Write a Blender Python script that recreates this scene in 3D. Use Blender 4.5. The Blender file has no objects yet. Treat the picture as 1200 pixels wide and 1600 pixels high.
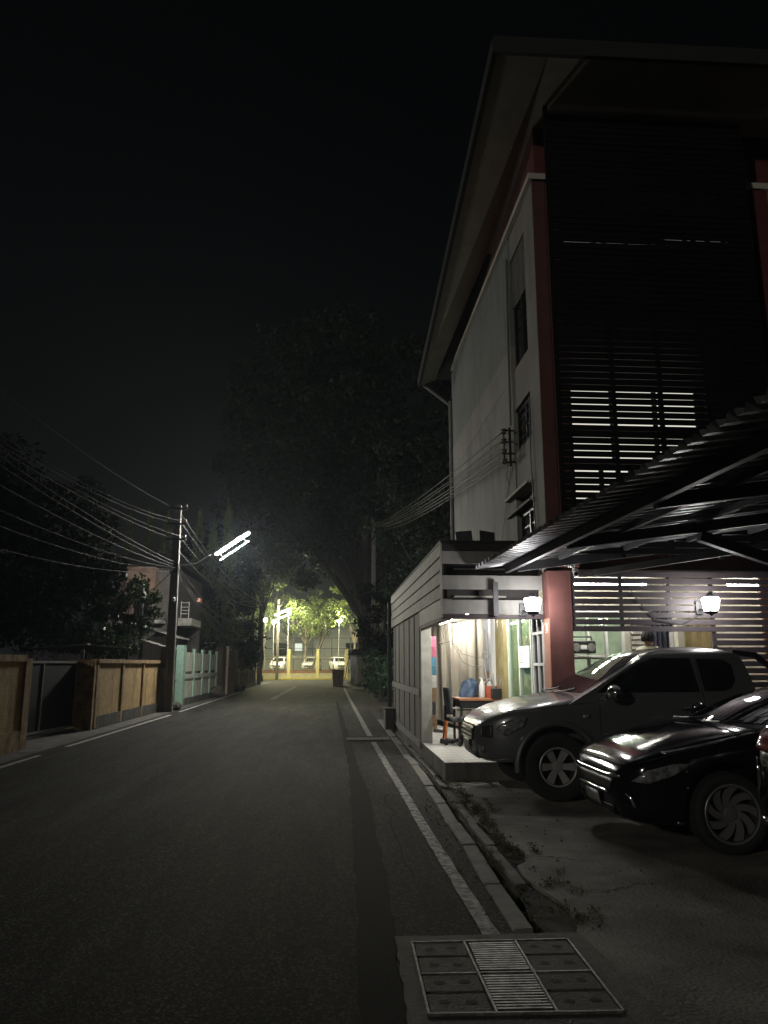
import bpy, bmesh, math, random
import numpy as np
from mathutils import Vector, Matrix
from mathutils.bvhtree import BVHTree
R = math.radians
random.seed(7)
C = bpy.context.scene
col = C.collection

# ------------------------------------------------------------------ camera, sky, added fill light, exposure
cd = bpy.data.cameras.new('camera'); cam = bpy.data.objects.new('camera', cd); col.objects.link(cam)
cd.sensor_fit = 'VERTICAL'; cd.sensor_height = 36.0; cd.lens = 26.55
cd.clip_start = 0.05; cd.clip_end = 3000
cam.location = (0, 0, 1.55)
cam.rotation_euler = (R(90 + 11.403), 0, R(-3.897))
C.camera = cam
w = bpy.data.worlds.new('World'); C.world = w; w.use_nodes = True
nt = w.node_tree; nt.nodes.clear()
sky = nt.nodes.new('ShaderNodeTexSky'); sky.sky_type = 'NISHITA'; sky.sun_disc = False
SUN_EL, SUN_AZ = 15, 226
sky.sun_elevation = R(SUN_EL); sky.sun_rotation = R(SUN_AZ)
sky.air_density = 1.0; sky.dust_density = 2.5
bg = nt.nodes.new('ShaderNodeBackground'); bg.inputs['Strength'].default_value = 0.0002
wo = nt.nodes.new('ShaderNodeOutputWorld')
nt.links.new(sky.outputs[0], bg.inputs[0]); nt.links.new(bg.outputs[0], wo.inputs[0])
sl = bpy.data.lights.new('fill_sun', 'SUN'); sl.energy = 0.42; sl.angle = R(2); sl.color = (1, .95, .86)  # added low fill, stands in for an unseen street lamp behind the camera
so = bpy.data.objects.new('fill_sun', sl); col.objects.link(so)
# a light pointing down its -Z; azimuth measured clockwise from +Y as the sky does
d = Vector((math.sin(R(SUN_AZ)) * math.cos(R(SUN_EL)), math.cos(R(SUN_AZ)) * math.cos(R(SUN_EL)), math.sin(R(SUN_EL))))
so.rotation_euler = d.to_track_quat('Z', 'Y').to_euler()
C.view_settings.view_transform = 'Standard'; C.view_settings.look = 'None'
C.view_settings.exposure = 0; C.view_settings.gamma = 1
C.render.engine = 'CYCLES'
cy = C.cycles
cy.use_denoising = True; cy.sample_clamp_indirect = 2.0; cy.max_bounces = 8
cy.diffuse_bounces = 3; cy.glossy_bounces = 3; cy.transmission_bounces = 5; cy.transparent_max_bounces = 6
cy.caustics_reflective = False; cy.caustics_refractive = False

# ------------------------------------------------------------------ materials
M = {}
def mat(name, c, rough=.7, metal=0, var=.25, scale=6, bump=.0, bscale=60, c2=None, emit=0, ecol=None, coat=0, spec=.5, trans=0, alpha=1, detail=6, stain=0):
    m = bpy.data.materials.new(name); m.use_nodes = True
    n = m.node_tree.nodes; l = m.node_tree.links; p = n['Principled BSDF']
    p.inputs['Roughness'].default_value = rough; p.inputs['Metallic'].default_value = metal
    p.inputs['Specular IOR Level'].default_value = spec
    p.inputs['Coat Weight'].default_value = coat; p.inputs['Coat Roughness'].default_value = .04
    p.inputs['Transmission Weight'].default_value = trans; p.inputs['Alpha'].default_value = alpha
    c = tuple(c)
    if c2 is None: c2 = tuple(x * (1 - var) for x in c)
    tc = n.new('ShaderNodeTexCoord')
    nz = n.new('ShaderNodeTexNoise'); nz.inputs['Scale'].default_value = scale; nz.inputs['Detail'].default_value = detail
    l.new(tc.outputs['Object'], nz.inputs['Vector'])
    mx = n.new('ShaderNodeMix'); mx.data_type = 'RGBA'
    rp = n.new('ShaderNodeMapRange'); rp.inputs['From Min'].default_value = .34; rp.inputs['From Max'].default_value = .66
    l.new(nz.outputs['Fac'], rp.inputs['Value']); l.new(rp.outputs[0], mx.inputs['Factor'])
    mx.inputs['A'].default_value = (*c, 1); mx.inputs['B'].default_value = (*c2, 1)
    out = mx.outputs['Result']
    if stain:   # dirt streaks and blotches with a shape of their own
        mp = n.new('ShaderNodeMapping'); mp.inputs['Scale'].default_value = (2.2, 2.2, .35)
        l.new(tc.outputs['Object'], mp.inputs['Vector'])
        s = n.new('ShaderNodeTexNoise'); s.inputs['Scale'].default_value = 1.6; s.inputs['Detail'].default_value = 8; s.inputs['Roughness'].default_value = .65
        l.new(mp.outputs[0], s.inputs['Vector'])
        r2 = n.new('ShaderNodeMapRange'); r2.inputs['From Min'].default_value = .48; r2.inputs['From Max'].default_value = .72
        r2.inputs['To Max'].default_value = stain
        l.new(s.outputs['Fac'], r2.inputs['Value'])
        m2 = n.new('ShaderNodeMix'); m2.data_type = 'RGBA'; l.new(r2.outputs[0], m2.inputs['Factor'])
        l.new(out, m2.inputs['A']); m2.inputs['B'].default_value = (c[0] * .25, c[1] * .25, c[2] * .22, 1)
        out = m2.outputs['Result']
    l.new(out, p.inputs['Base Color'])
    if bump:
        b = n.new('ShaderNodeBump'); b.inputs['Strength'].default_value = bump; b.inputs['Distance'].default_value = .02
        n2 = n.new('ShaderNodeTexNoise'); n2.inputs['Scale'].default_value = bscale; n2.inputs['Detail'].default_value = 5
        l.new(tc.outputs['Object'], n2.inputs['Vector']); l.new(n2.outputs['Fac'], b.inputs['Height']); l.new(b.outputs[0], p.inputs['Normal'])
    if emit:
        p.inputs['Emission Color'].default_value = (*(ecol or c), 1); p.inputs['Emission Strength'].default_value = emit
    M[name] = m
    return m

def worn_paint(name, c, under, lo=.42, hi=.6, scale=7):
    m = mat(name, c, .75, var=.2, scale=20)
    n = m.node_tree.nodes; l = m.node_tree.links; p = n['Principled BSDF']
    src = p.inputs['Base Color'].links[0].from_socket
    tc = n.new('ShaderNodeTexCoord'); z = n.new('ShaderNodeTexNoise'); z.inputs['Scale'].default_value = scale; z.inputs['Detail'].default_value = 9; z.inputs['Roughness'].default_value = .7
    l.new(tc.outputs['Object'], z.inputs['Vector'])
    r = n.new('ShaderNodeMapRange'); r.inputs['From Min'].default_value = lo; r.inputs['From Max'].default_value = hi
    l.new(z.outputs['Fac'], r.inputs['Value'])
    x = n.new('ShaderNodeMix'); x.data_type = 'RGBA'; l.new(r.outputs[0], x.inputs['Factor']); l.new(src, x.inputs['A']); x.inputs['B'].default_value = (*under, 1)
    l.new(x.outputs['Result'], p.inputs['Base Color'])
    return m

def asphalt(name, base, light, scale_big=.5, speck=140, crack=True):
    m = bpy.data.materials.new(name); m.use_nodes = True
    n = m.node_tree.nodes; l = m.node_tree.links; p = n['Principled BSDF']
    tc = n.new('ShaderNodeTexCoord')
    a = n.new('ShaderNodeTexNoise'); a.inputs['Scale'].default_value = scale_big; a.inputs['Detail'].default_value = 8; a.inputs['Roughness'].default_value = .62
    mp = n.new('ShaderNodeMapping'); mp.inputs['Scale'].default_value = (1.6, .4, 1)
    l.new(tc.outputs['Object'], mp.inputs[0]); l.new(mp.outputs[0], a.inputs['Vector'])
    b = n.new('ShaderNodeTexVoronoi'); b.inputs['Scale'].default_value = speck
    l.new(tc.outputs['Object'], b.inputs['Vector'])
    mx = n.new('ShaderNodeMix'); mx.data_type = 'RGBA'
    mr = n.new('ShaderNodeMapRange'); mr.inputs['From Min'].default_value = .35; mr.inputs['From Max'].default_value = .68
    l.new(a.outputs['Fac'], mr.inputs['Value']); l.new(mr.outputs[0], mx.inputs['Factor'])
    mx.inputs['A'].default_value = (*base, 1); mx.inputs['B'].default_value = (*light, 1)
    # single pale stones in the binder
    sp = n.new('ShaderNodeSeparateColor'); l.new(b.outputs['Color'], sp.inputs[0])
    m3 = n.new('ShaderNodeMapRange'); m3.inputs['From Min'].default_value = .62; m3.inputs['From Max'].default_value = .95; m3.inputs['To Max'].default_value = .9
    l.new(sp.outputs[0], m3.inputs['Value'])
    c2_ = n.new('ShaderNodeTexNoise'); c2_.inputs['Scale'].default_value = 3.2; c2_.inputs['Detail'].default_value = 7; c2_.inputs['Roughness'].default_value = .7
    mp2 = n.new('ShaderNodeMapping'); mp2.inputs['Scale'].default_value = (1, .14, 1); l.new(tc.outputs['Object'], mp2.inputs[0]); l.new(mp2.outputs[0], c2_.inputs['Vector'])
    mr2 = n.new('ShaderNodeMapRange'); mr2.inputs['From Min'].default_value = .3; mr2.inputs['From Max'].default_value = .7; mr2.inputs['To Min'].default_value = .5; mr2.inputs['To Max'].default_value = 1.45; l.new(c2_.outputs['Fac'], mr2.inputs['Value'])
    vm = n.new('ShaderNodeVectorMath'); vm.operation = 'SCALE'; l.new(mr2.outputs[0], vm.inputs['Scale'])
    m4 = n.new('ShaderNodeMix'); m4.data_type = 'RGBA'; l.new(m3.outputs[0], m4.inputs['Factor'])
    l.new(mx.outputs['Result'], m4.inputs['A']); m4.inputs['B'].default_value = (light[0] * 3.0, light[1] * 3.0, light[2] * 2.9, 1)
    l.new(m4.outputs['Result'], vm.inputs[0]); l.new(vm.outputs[0], p.inputs['Base Color'])
    p.inputs['Roughness'].default_value = .85; p.inputs['Specular IOR Level'].default_value = .06
    bu = n.new('ShaderNodeBump'); bu.inputs['Strength'].default_value = .5; bu.inputs['Distance'].default_value = .004
    n2 = n.new('ShaderNodeTexNoise'); n2.inputs['Scale'].default_value = 90; n2.inputs['Detail'].default_value = 4
    l.new(tc.outputs['Object'], n2.inputs['Vector'])
    ad = n.new('ShaderNodeMath'); ad.operation = 'ADD'; l.new(b.outputs['Distance'], ad.inputs[0]); l.new(n2.outputs['Fac'], ad.inputs[1])
    l.new(ad.outputs[0], bu.inputs['Height']); l.new(bu.outputs[0], p.inputs['Normal'])
    M[name] = m; return m

def emitter(name, c, s):
    m = bpy.data.materials.new(name); m.use_nodes = True
    p = m.node_tree.nodes['Principled BSDF']; p.inputs['Base Color'].default_value = (.8, .8, .8, 1)
    p.inputs['Emission Color'].default_value = (*c, 1); p.inputs['Emission Strength'].default_value = s
    M[name] = m; return m

def glass(name, tint, rough=.03, alpha=.35):
    m = bpy.data.materials.new(name); m.use_nodes = True
    n = m.node_tree.nodes; l = m.node_tree.links; n.remove(n['Principled BSDF'])
    t = n.new('ShaderNodeBsdfTransparent'); t.inputs[0].default_value = (*tint, 1)
    g = n.new('ShaderNodeBsdfGlossy'); g.inputs['Roughness'].default_value = rough
    lw = n.new('ShaderNodeLayerWeight'); lw.inputs[0].default_value = .5
    pw = n.new('ShaderNodeMath'); pw.operation = 'POWER'; pw.inputs[1].default_value = 4.5; l.new(lw.outputs['Facing'], pw.inputs[0])
    f = n.new('ShaderNodeMath'); f.operation = 'MULTIPLY_ADD'; f.inputs[1].default_value = .55; f.inputs[2].default_value = .035; l.new(pw.outputs[0], f.inputs[0])
    x = n.new('ShaderNodeMixShader'); l.new(f.outputs[0], x.inputs[0]); l.new(t.outputs[0], x.inputs[1]); l.new(g.outputs[0], x.inputs[2])
    l.new(x.outputs[0], n['Material Output'].inputs[0]); M[name] = m; return m

def leafmat(name, c, c2, rough=.45, tr=.25, spec=.4):
    m = mat(name, c, rough, c2=c2, scale=1.3, detail=3, spec=spec)
    n = m.node_tree.nodes; l = m.node_tree.links; p = n['Principled BSDF']
    t = n.new('ShaderNodeBsdfTranslucent'); l.new(p.inputs['Base Color'].links[0].from_socket, t.inputs[0])
    x = n.new('ShaderNodeMixShader'); x.inputs[0].default_value = tr
    l.new(p.outputs[0], x.inputs[1]); l.new(t.outputs[0], x.inputs[2]); l.new(x.outputs[0], n['Material Output'].inputs[0])
    return m

asphalt('asphalt', (.011, .0108, .0096), (.034, .033, .0295), .5, 80)
asphalt('asphalt_dark', (.0025, .0025, .0024), (.005, .005, .0048), 1.2)
asphalt('asphalt_pale', (.085, .083, .074), (.11, .107, .096), 1.2)
mat('concrete', (.18, .172, .155), .85, c2=(.12, .115, .105), scale=3, bump=.5, bscale=45, stain=.7)
mat('concrete_old', (.15, .142, .125), .88, c2=(.075, .072, .063), scale=2.2, bump=.7, bscale=35, stain=.8)
mat('concrete_lot', (.25, .23, .195), .85, c2=(.075, .069, .058), scale=1.1, bump=.6, bscale=40, detail=12, stain=.85)
mat('soil', (.05, .045, .035), .95, var=.5, bump=.8)
mat('kerb_yellow', (.62, .52, .10), .7, stain=.4)
worn_paint('line_paint', (.31, .30, .275), (.04, .039, .035), .40, .60, 10)
worn_paint('line_paint_left', (.5, .49, .46), (.085, .083, .076), .50, .68, 6)
def masonry(m, amt=.35):
    n = m.node_tree.nodes; l = m.node_tree.links; p = n['Principled BSDF']; src = p.inputs['Base Color'].links[0].from_socket
    tc = n.new('ShaderNodeTexCoord'); sp = n.new('ShaderNodeSeparateXYZ'); cb = n.new('ShaderNodeCombineXYZ'); l.new(tc.outputs['Object'], sp.inputs[0]); l.new(sp.outputs[1], cb.inputs[0]); l.new(sp.outputs[2], cb.inputs[1])
    nz = n.new('ShaderNodeTexNoise'); nz.inputs['Scale'].default_value = 5; ad = n.new('ShaderNodeVectorMath'); ad.operation = 'MULTIPLY_ADD'; l.new(tc.outputs['Object'], nz.inputs['Vector']); l.new(nz.outputs['Color'], ad.inputs[0]); ad.inputs[1].default_value = (.05, .05, 0); l.new(cb.outputs[0], ad.inputs[2])
    b = n.new('ShaderNodeTexBrick'); b.inputs['Scale'].default_value = 1; b.inputs['Brick Width'].default_value = .39; b.inputs['Row Height'].default_value = .19; b.inputs['Mortar Size'].default_value = .012; b.inputs['Mortar Smooth'].default_value = .6; b.inputs['Color1'].default_value = (1, 1, 1, 1); b.inputs['Color2'].default_value = (.72, .74, .76, 1); b.inputs['Mortar'].default_value = (1.12, 1.12, 1.1, 1); l.new(ad.outputs[0], b.inputs['Vector'])
    x = n.new('ShaderNodeMix'); x.data_type = 'RGBA'; x.blend_type = 'MULTIPLY'; x.inputs['Factor'].default_value = amt * 2; l.new(src, x.inputs['A']); l.new(b.outputs['Color'], x.inputs['B']); l.new(x.outputs['Result'], p.inputs['Base Color'])
    bp = p.inputs['Normal'].links[0].from_node if p.inputs['Normal'].links else None
    b2 = n.new('ShaderNodeBump'); b2.inputs['Strength'].default_value = .22; b2.inputs['Distance'].default_value = .01; l.new(b.outputs['Fac'], b2.inputs['Height'])
    if bp: l.new(bp.outputs[0], b2.inputs['Normal'])
    l.new(b2.outputs[0], p.inputs['Normal'])
masonry(mat('ochre', (.60, .41, .185), .85, c2=(.42, .28, .12), scale=6, bump=.7, bscale=25, stain=.8), .07)
mat('ochre_trim', (.50, .34, .165), .85, c2=(.25, .14, .055), scale=5, bump=.3, stain=.85)
mat('moss_concrete', (.12, .11, .09), .9, c2=(.05, .05, .042), scale=4, bump=.5, stain=.6)
mat('steel_frame', (.42, .42, .41), .45, .6, scale=12)
mat('dark_sheet', (.005, .0048, .0045), .6, .2, scale=4)
mat('dark_metal', (.03, .03, .032), .45, .6)
mat('mint', (.33, .50, .40), .75, c2=(.26, .41, .33), scale=7, stain=.5)
mat('mint_panel', (.66, .66, .56), .85, c2=(.5, .51, .43), scale=6, bump=.3, stain=.6)
mat('brown_panel', (.50, .41, .32), .85, c2=(.36, .29, .22), scale=6, bump=.3, stain=.6)
mat('brown_post', (.11, .075, .05), .85, stain=.5)
mat('pole_concrete', (.20, .19, .17), .85, c2=(.14, .13, .115), scale=8, bump=.3, stain=.5)
mat('wire_black', (.045, .045, .045), .5)
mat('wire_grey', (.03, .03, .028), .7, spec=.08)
mat('wire_lit', (.14, .14, .135), .6)  # paler copy of the wire grey, lamp light put into the colour
mat('ceramic', (.16, .10, .07), .3)
mat('white_paint', (.72, .72, .70), .5, var=.08)
mat('house_pink', (.36, .24, .185), .85, c2=(.27, .18, .14), scale=3, stain=.5)
mat('house_grey', (.20, .18, .165), .85, stain=.5)
mat('tin_white', (.70, .69, .64), .5, c2=(.45, .44, .40), scale=5, stain=.8)
mat('tin_dark', (.05, .05, .05), .6, .3, stain=.5)
mat('wall_grey', (.26, .258, .24), .85, c2=(.20, .198, .183), scale=1.5, bump=.15, bscale=30, stain=.85)
mat('wall_upper', (.185, .205, .19), .85, c2=(.15, .16, .15), scale=1.5, stain=.4)
mat('wall_beige', (.28, .262, .24), .85, c2=(.225, .21, .19), scale=1.5, stain=.4)
mat('wall_cream', (.52, .49, .41), .8, c2=(.45, .42, .35), scale=2)
mat('red_wall', (.19, .076, .067), .75, c2=(.145, .056, .05), scale=4, bump=.15, stain=.35)
mat('red_dark', (.12, .03, .027), .8, stain=.3)
mat('red_deep', (.13, .05, .042), .8, stain=.4)
mat('salmon', (.60, .28, .19), .75, c2=(.52, .24, .16))
mat('soffit', (.60, .565, .48), .85, c2=(.52, .49, .41), scale=2, stain=.3)
mat('roof_dark', (.025, .025, .024), .8)
mat('screen_dark', (.0045, .0044, .0048), .65, scale=9, spec=.2)
mat('slat_plum', (.058, .046, .052), .6, c2=(.042, .034, .038), scale=8, stain=.2)
mat('slat_grey', (.27, .265, .25), .7, c2=(.21, .205, .195), scale=5, stain=.4)
mat('shingle', (.40, .385, .34), .8, c2=(.30, .29, .26), scale=7, bump=.2, stain=.45)
mat('annex_panel', (.16, .145, .13), .8, c2=(.115, .105, .095), scale=4, stain=.4)
mat('annex_dark', (.030, .027, .026), .7)
mat('annex_post', (.34, .33, .30), .8, stain=.4)
mat('plum_trim', (.05, .032, .04), .6)
mat('tile', (.74, .73, .69), .25, c2=(.66, .65, .61), scale=3)
mat('grout', (.25, .24, .22), .8)
mat('curtain', (.30, .27, .215), .9, c2=(.245, .22, .172), scale=2.5, bump=.2, bscale=90)
mat('gold_plastic', (.34, .29, .15), .25, c2=(.25, .21, .10), scale=5)
mat('mint_frame', (.62, .70, .60), .5, var=.08)
mat('strip_plastic', (.62, .62, .46), .35, c2=(.45, .46, .33), scale=7)
mat('paper', (.78, .78, .74), .7, var=.06)
mat('red_ink', (.6, .12, .08), .7)
glass('pane', (.80, .86, .80)); glass('pane_dark', (.25, .27, .26))
mat('glass_dark', (.012, .013, .014), .06, spec=.6, var=.05)
mat('car_glass', (.006, .0065, .008), .04, spec=.55, coat=.4, var=.05)
mat('corrugated', (.60, .61, .63), .42, .8, c2=(.14, .145, .15), scale=3, stain=.3)
mat('beam_steel', (.09, .09, .098), .5, .3, stain=.3)
mat('floodlight_shell', (.06, .06, .062), .5, .3)
mat('truck_grey', (.125, .127, .128), .34, .4, var=.06, coat=.8)
mat('truck_dark', (.035, .036, .04), .35, .3, var=.1, coat=.6)
mat('mpv_black', (.006, .0065, .008), .10, 0, var=.1, coat=0, spec=.25)
mat('suv_black', (.012, .012, .013), .22, .2, var=.1, coat=1.0)
mat('silver_paint', (.42, .42, .41), .35, .5, var=.05, coat=.8)
mat('white_car', (.68, .67, .63), .35, 0, var=.05, coat=.8)
mat('plastic_black', (.012, .012, .013), .45)
mat('rubber', (.014, .014, .014), .85, bump=.4, bscale=40)
mat('rim_grey', (.34, .34, .33), .38, .25, var=.1)
mat('rim_dark', (.05, .05, .052), .4, .3, var=.1)
mat('chrome', (.75, .75, .75), .08, 1, var=.03)
mat('headlamp', (.26, .265, .26), .12, .2, coat=1, scale=22, var=.75)
mat('tail_red', (.22, .035, .025), .1, coat=1, scale=25, var=.5)
mat('rim_smoke', (.16, .16, .16), .35, .3, var=.1)
mat('plate', (.22, .22, .21), .5, var=.3, scale=14)
mat('seat_pale', (.35, .33, .28), .8)
mat('bark', (.07, .058, .043), .95, c2=(.04, .033, .025), scale=8, bump=.9, bscale=18)
mat('bark_lit', (.12, .10, .065), .95, c2=(.07, .06, .04), scale=8, bump=.9, bscale=18)  # paler, yellower bark copy with the far lamps' light in its colour
leafmat('leaf_big', (.030, .048, .024), (.014, .024, .013), .6)
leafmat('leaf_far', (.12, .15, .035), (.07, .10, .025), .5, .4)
leafmat('leaf_glossy', (.045, .075, .03), (.025, .045, .018), .22, .1)
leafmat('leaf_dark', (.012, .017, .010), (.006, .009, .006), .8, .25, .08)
leafmat('leaf_conifer', (.15, .18, .075), (.09, .115, .045), .6)
leafmat('leaf_hedge', (.035, .075, .03), (.02, .045, .02), .5)
leafmat('grass_blade', (.10, .10, .05), (.06, .06, .03), .8)
mat('skin', (.42, .25, .17), .5, var=.12)
mat('hair', (.004, .0035, .003), .8, var=.2, bump=.5, bscale=120)
mat('shirt_cream', (.60, .57, .44), .85, var=.1)
mat('trousers', (.04, .045, .06), .85)
mat('orange_top', (.40, .16, .075), .5)
mat('blue_bag', (.09, .14, .22), .4, c2=(.04, .07, .13), scale=8, bump=.4, bscale=14)
mat('basket_red', (.48, .13, .07), .5); mat('orange_plastic', (.62, .2, .05), .45)
mat('pink_box', (.5, .12, .2), .7); mat('blue_box', (.1, .3, .45), .7); mat('brown_box', (.3, .2, .11), .8)
mat('cloth_dark', (.05, .05, .055), .9); mat('cloth_grey', (.22, .22, .24), .85, bump=.3, bscale=20)
mat('curtain_blue', (.06, .065, .10), .9)
mat('louvre_white', (.45, .43, .39), .6)
mat('green_room', (.48, .53, .44), .8)
mat('pale_wall', (.62, .64, .54), .85, c2=(.52, .54, .45), scale=.6)
mat('post_yellow', (.60, .54, .27), .75, c2=(.5, .45, .22)); mat('low_wall', (.48, .45, .32), .8); mat('brick_band', (.24, .12, .07), .85)
mat('iron_paint', (.32, .31, .24), .6, .2)
mat('black_iron', (.012, .012, .012), .6)
mat('bin_brown', (.30, .22, .15), .85, stain=.5)
mat('pipe_green', (.03, .05, .04), .6)
mat('iron_frame', (.24, .235, .215), .55, .4, c2=(.07, .066, .06), scale=25)
mat('iron_grate', (.20, .195, .18), .5, .7, c2=(.07, .066, .06), scale=18)
mat('cover_concrete', (.12, .115, .10), .85, c2=(.075, .072, .064), scale=9, bump=.5, bscale=70, stain=.5)
mat('hole', (.008, .008, .008), .9)
emitter('tube_street', (1, .985, .90), 1150)
emitter('tube_far', (1, .93, .52), 1800)
emitter('bulb_far', (1, .95, .62), 1700)
emitter('bulb_lantern', (1, .97, .95), 85)
emitter('tube_indoor', (1, .98, .90), 330)
emitter('tube_porch', (1, .975, .87), 125)
emitter('lit_window', (1, .97, .85), .85)
emitter('lit_window_dim', (1, .97, .86), .4)
emitter('window_far', (.9, 1, .85), .8)

# ------------------------------------------------------------------ mesh helpers
OFF = {}
def tag(o, label=None, cat=None, group=None, kind=None):
    if label: o['label'] = label
    if cat: o['category'] = cat
    if group: o['group'] = group
    if kind: o['kind'] = kind
    return o
def thing(name, label, cat, loc=(0, 0, 0), group=None, rz=0):
    o = bpy.data.objects.new(name, None); col.objects.link(o); o.location = loc; o.rotation_euler = (0, 0, rz)
    o.empty_display_size = .2; OFF[o.name] = Vector(loc) if not rz else Vector((0, 0, 0))
    return tag(o, label, cat, group)
def local_thing(name, label, cat, loc=(0, 0, 0), rz=0, group=None):
    o = thing(name, label, cat, loc, group, rz); OFF[o.name] = Vector((0, 0, 0)); return o
def copy_tree(o, parent=None):
    c = o.copy(); col.objects.link(c); OFF[c.name] = OFF.get(o.name, Vector())
    if parent: c.parent = parent
    for ch in list(o.children): copy_tree(ch, c)
    return c

class MB:
    def __init__(s): s.v = []; s.f = []
    def add(s, vs, fs):
        k = len(s.v); s.v += [tuple(v) for v in vs]; s.f += [tuple(i + k for i in f) for f in fs]; return s
    def box(s, lo, hi, rot=None, piv=None):
        (x0, y0, z0), (x1, y1, z1) = lo, hi
        vs = [Vector(p) for p in ((x0, y0, z0), (x1, y0, z0), (x1, y1, z0), (x0, y1, z0), (x0, y0, z1), (x1, y0, z1), (x1, y1, z1), (x0, y1, z1))]
        if rot is not None:
            pv = Vector(piv) if piv is not None else sum(vs, Vector()) / 8
            vs = [pv + rot @ (v - pv) for v in vs]
        return s.add(vs, [(0, 3, 2, 1), (4, 5, 6, 7), (0, 1, 5, 4), (1, 2, 6, 5), (2, 3, 7, 6), (3, 0, 4, 7)])
    def hexa(s, b, t):   # four bottom points, four top points
        return s.add(list(b) + list(t), [(0, 3, 2, 1), (4, 5, 6, 7), (0, 1, 5, 4), (1, 2, 6, 5), (2, 3, 7, 6), (3, 0, 4, 7)])
    def bar(s, a, b, w=.05, h=None, up=(0, 0, 1)):
        a, b = Vector(a), Vector(b); h = h or w; dd = (b - a).normalized(); u = Vector(up)
        if abs(dd.dot(u)) > .98: u = Vector((0, 1, 0))
        r = dd.cross(u).normalized(); u = r.cross(dd)
        q = [(-1, -1), (1, -1), (1, 1), (-1, 1)]
        return s.hexa([a + r * (i * w / 2) + u * (j * h / 2) for i, j in q], [b + r * (i * w / 2) + u * (j * h / 2) for i, j in q])
    def tube(s, pts, r, n=8, cap=True):
        pts = [Vector(p) for p in pts]; rs = r if isinstance(r, (list, tuple)) else [r] * len(pts)
        vs = []; fs = []; prev = None
        for i, p in enumerate(pts):
            t = (pts[min(i + 1, len(pts) - 1)] - pts[max(i - 1, 0)]).normalized()
            if prev is None:
                a = Vector((0, 0, 1)) if abs(t.z) < .9 else Vector((1, 0, 0)); u = t.cross(a).normalized()
            else:
                u = (prev - t * prev.dot(t)); u = u.normalized() if u.length > 1e-6 else t.orthogonal().normalized()
            prev = u; v = t.cross(u)
            for k in range(n):
                an = 2 * math.pi * k / n; vs.append(p + (u * math.cos(an) + v * math.sin(an)) * rs[i])
        for i in range(len(pts) - 1):
            for k in range(n): fs.append((i * n + k, i * n + (k + 1) % n, (i + 1) * n + (k + 1) % n, (i + 1) * n + k))
        if cap: fs.append(tuple(range(n - 1, -1, -1))); fs.append(tuple((len(pts) - 1) * n + k for k in range(n)))
        return s.add(vs, fs)
    def lathe(s, prof, c=(0, 0, 0), n=24, axis='Z'):
        vs = []; fs = []; c = Vector(c); m = len(prof)
        for k in range(n):
            an = 2 * math.pi * k / n; ca, sa = math.cos(an), math.sin(an)
            for r, h in prof:
                p = {'Z': (r * ca, r * sa, h), 'Y': (r * ca, h, r * sa), 'X': (h, r * ca, r * sa)}[axis]
                vs.append(c + Vector(p))
        for k in range(n):
            for i in range(m - 1):
                a, b = k * m + i, ((k + 1) % n) * m + i; fs.append((a, b, b + 1, a + 1))
        return s.add(vs, fs)
    def prism(s, poly, lo, hi, axis='Y'):  # polygon extruded along axis
        mp = {'Y': lambda a, b, h: (a, h, b), 'X': lambda a, b, h: (h, a, b), 'Z': lambda a, b, h: (a, b, h)}[axis]
        n = len(poly); vs = [mp(a, b, lo) for a, b in poly] + [mp(a, b, hi) for a, b in poly]
        return s.add(vs, [tuple(range(n)), tuple(range(2 * n - 1, n - 1, -1))] + [(i, (i + 1) % n, n + (i + 1) % n, n + i) for i in range(n)])
    def grid(s, fn, nu, nv):
        vs = [fn(i / nu, j / nv) for i in range(nu + 1) for j in range(nv + 1)]
        return s.add(vs, [(i * (nv + 1) + j, (i + 1) * (nv + 1) + j, (i + 1) * (nv + 1) + j + 1, i * (nv + 1) + j + 1) for i in range(nu) for j in range(nv)])
    def ball(s, c, rx, ry=None, rz=None, n=12):
        ry = ry or rx; rz = rz or rx; pr = [(math.sin(math.pi * i / n), -math.cos(math.pi * i / n)) for i in range(n + 1)]
        k = len(s.v); s.lathe(pr, n=n * 2)
        for i in range(k, len(s.v)): x, y, z = s.v[i]; s.v[i] = (c[0] + x * rx, c[1] + y * ry, c[2] + z * rz)
        return s
    def build(s, name, m, parent=None, smooth=False, bevel=0, fix=True, seg=2):
        me = bpy.data.meshes.new(name); o = bpy.data.objects.new(name, me); col.objects.link(o)
        off = OFF.get(parent.name, Vector()) if parent else Vector()
        me.from_pydata([tuple(Vector(v) - off) for v in s.v], [], s.f)
        if fix:
            b = bmesh.new(); b.from_mesh(me); bmesh.ops.remove_doubles(b, verts=b.verts, dist=1e-5); bmesh.ops.recalc_face_normals(b, faces=b.faces); b.to_mesh(me); b.free()
        me.materials.append(M[m] if isinstance(m, str) else m)
        if smooth:
            me.shade_smooth()
            if smooth != 2: me.set_sharp_from_angle(angle=R(40))
        if parent: o.parent = parent; OFF[o.name] = off
        if bevel:
            md = o.modifiers.new('bevel', 'BEVEL'); md.width = bevel; md.segments = seg; md.limit_method = 'ANGLE'; md.angle_limit = R(35)
        return o
def solo(name, mb, m, label, cat, group=None, **k): return tag(mb.build(name, m, None, **k), label, cat, group)
def struct(name, mb, m, **k): return tag(mb.build(name, m, None, **k), kind='structure')

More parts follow.
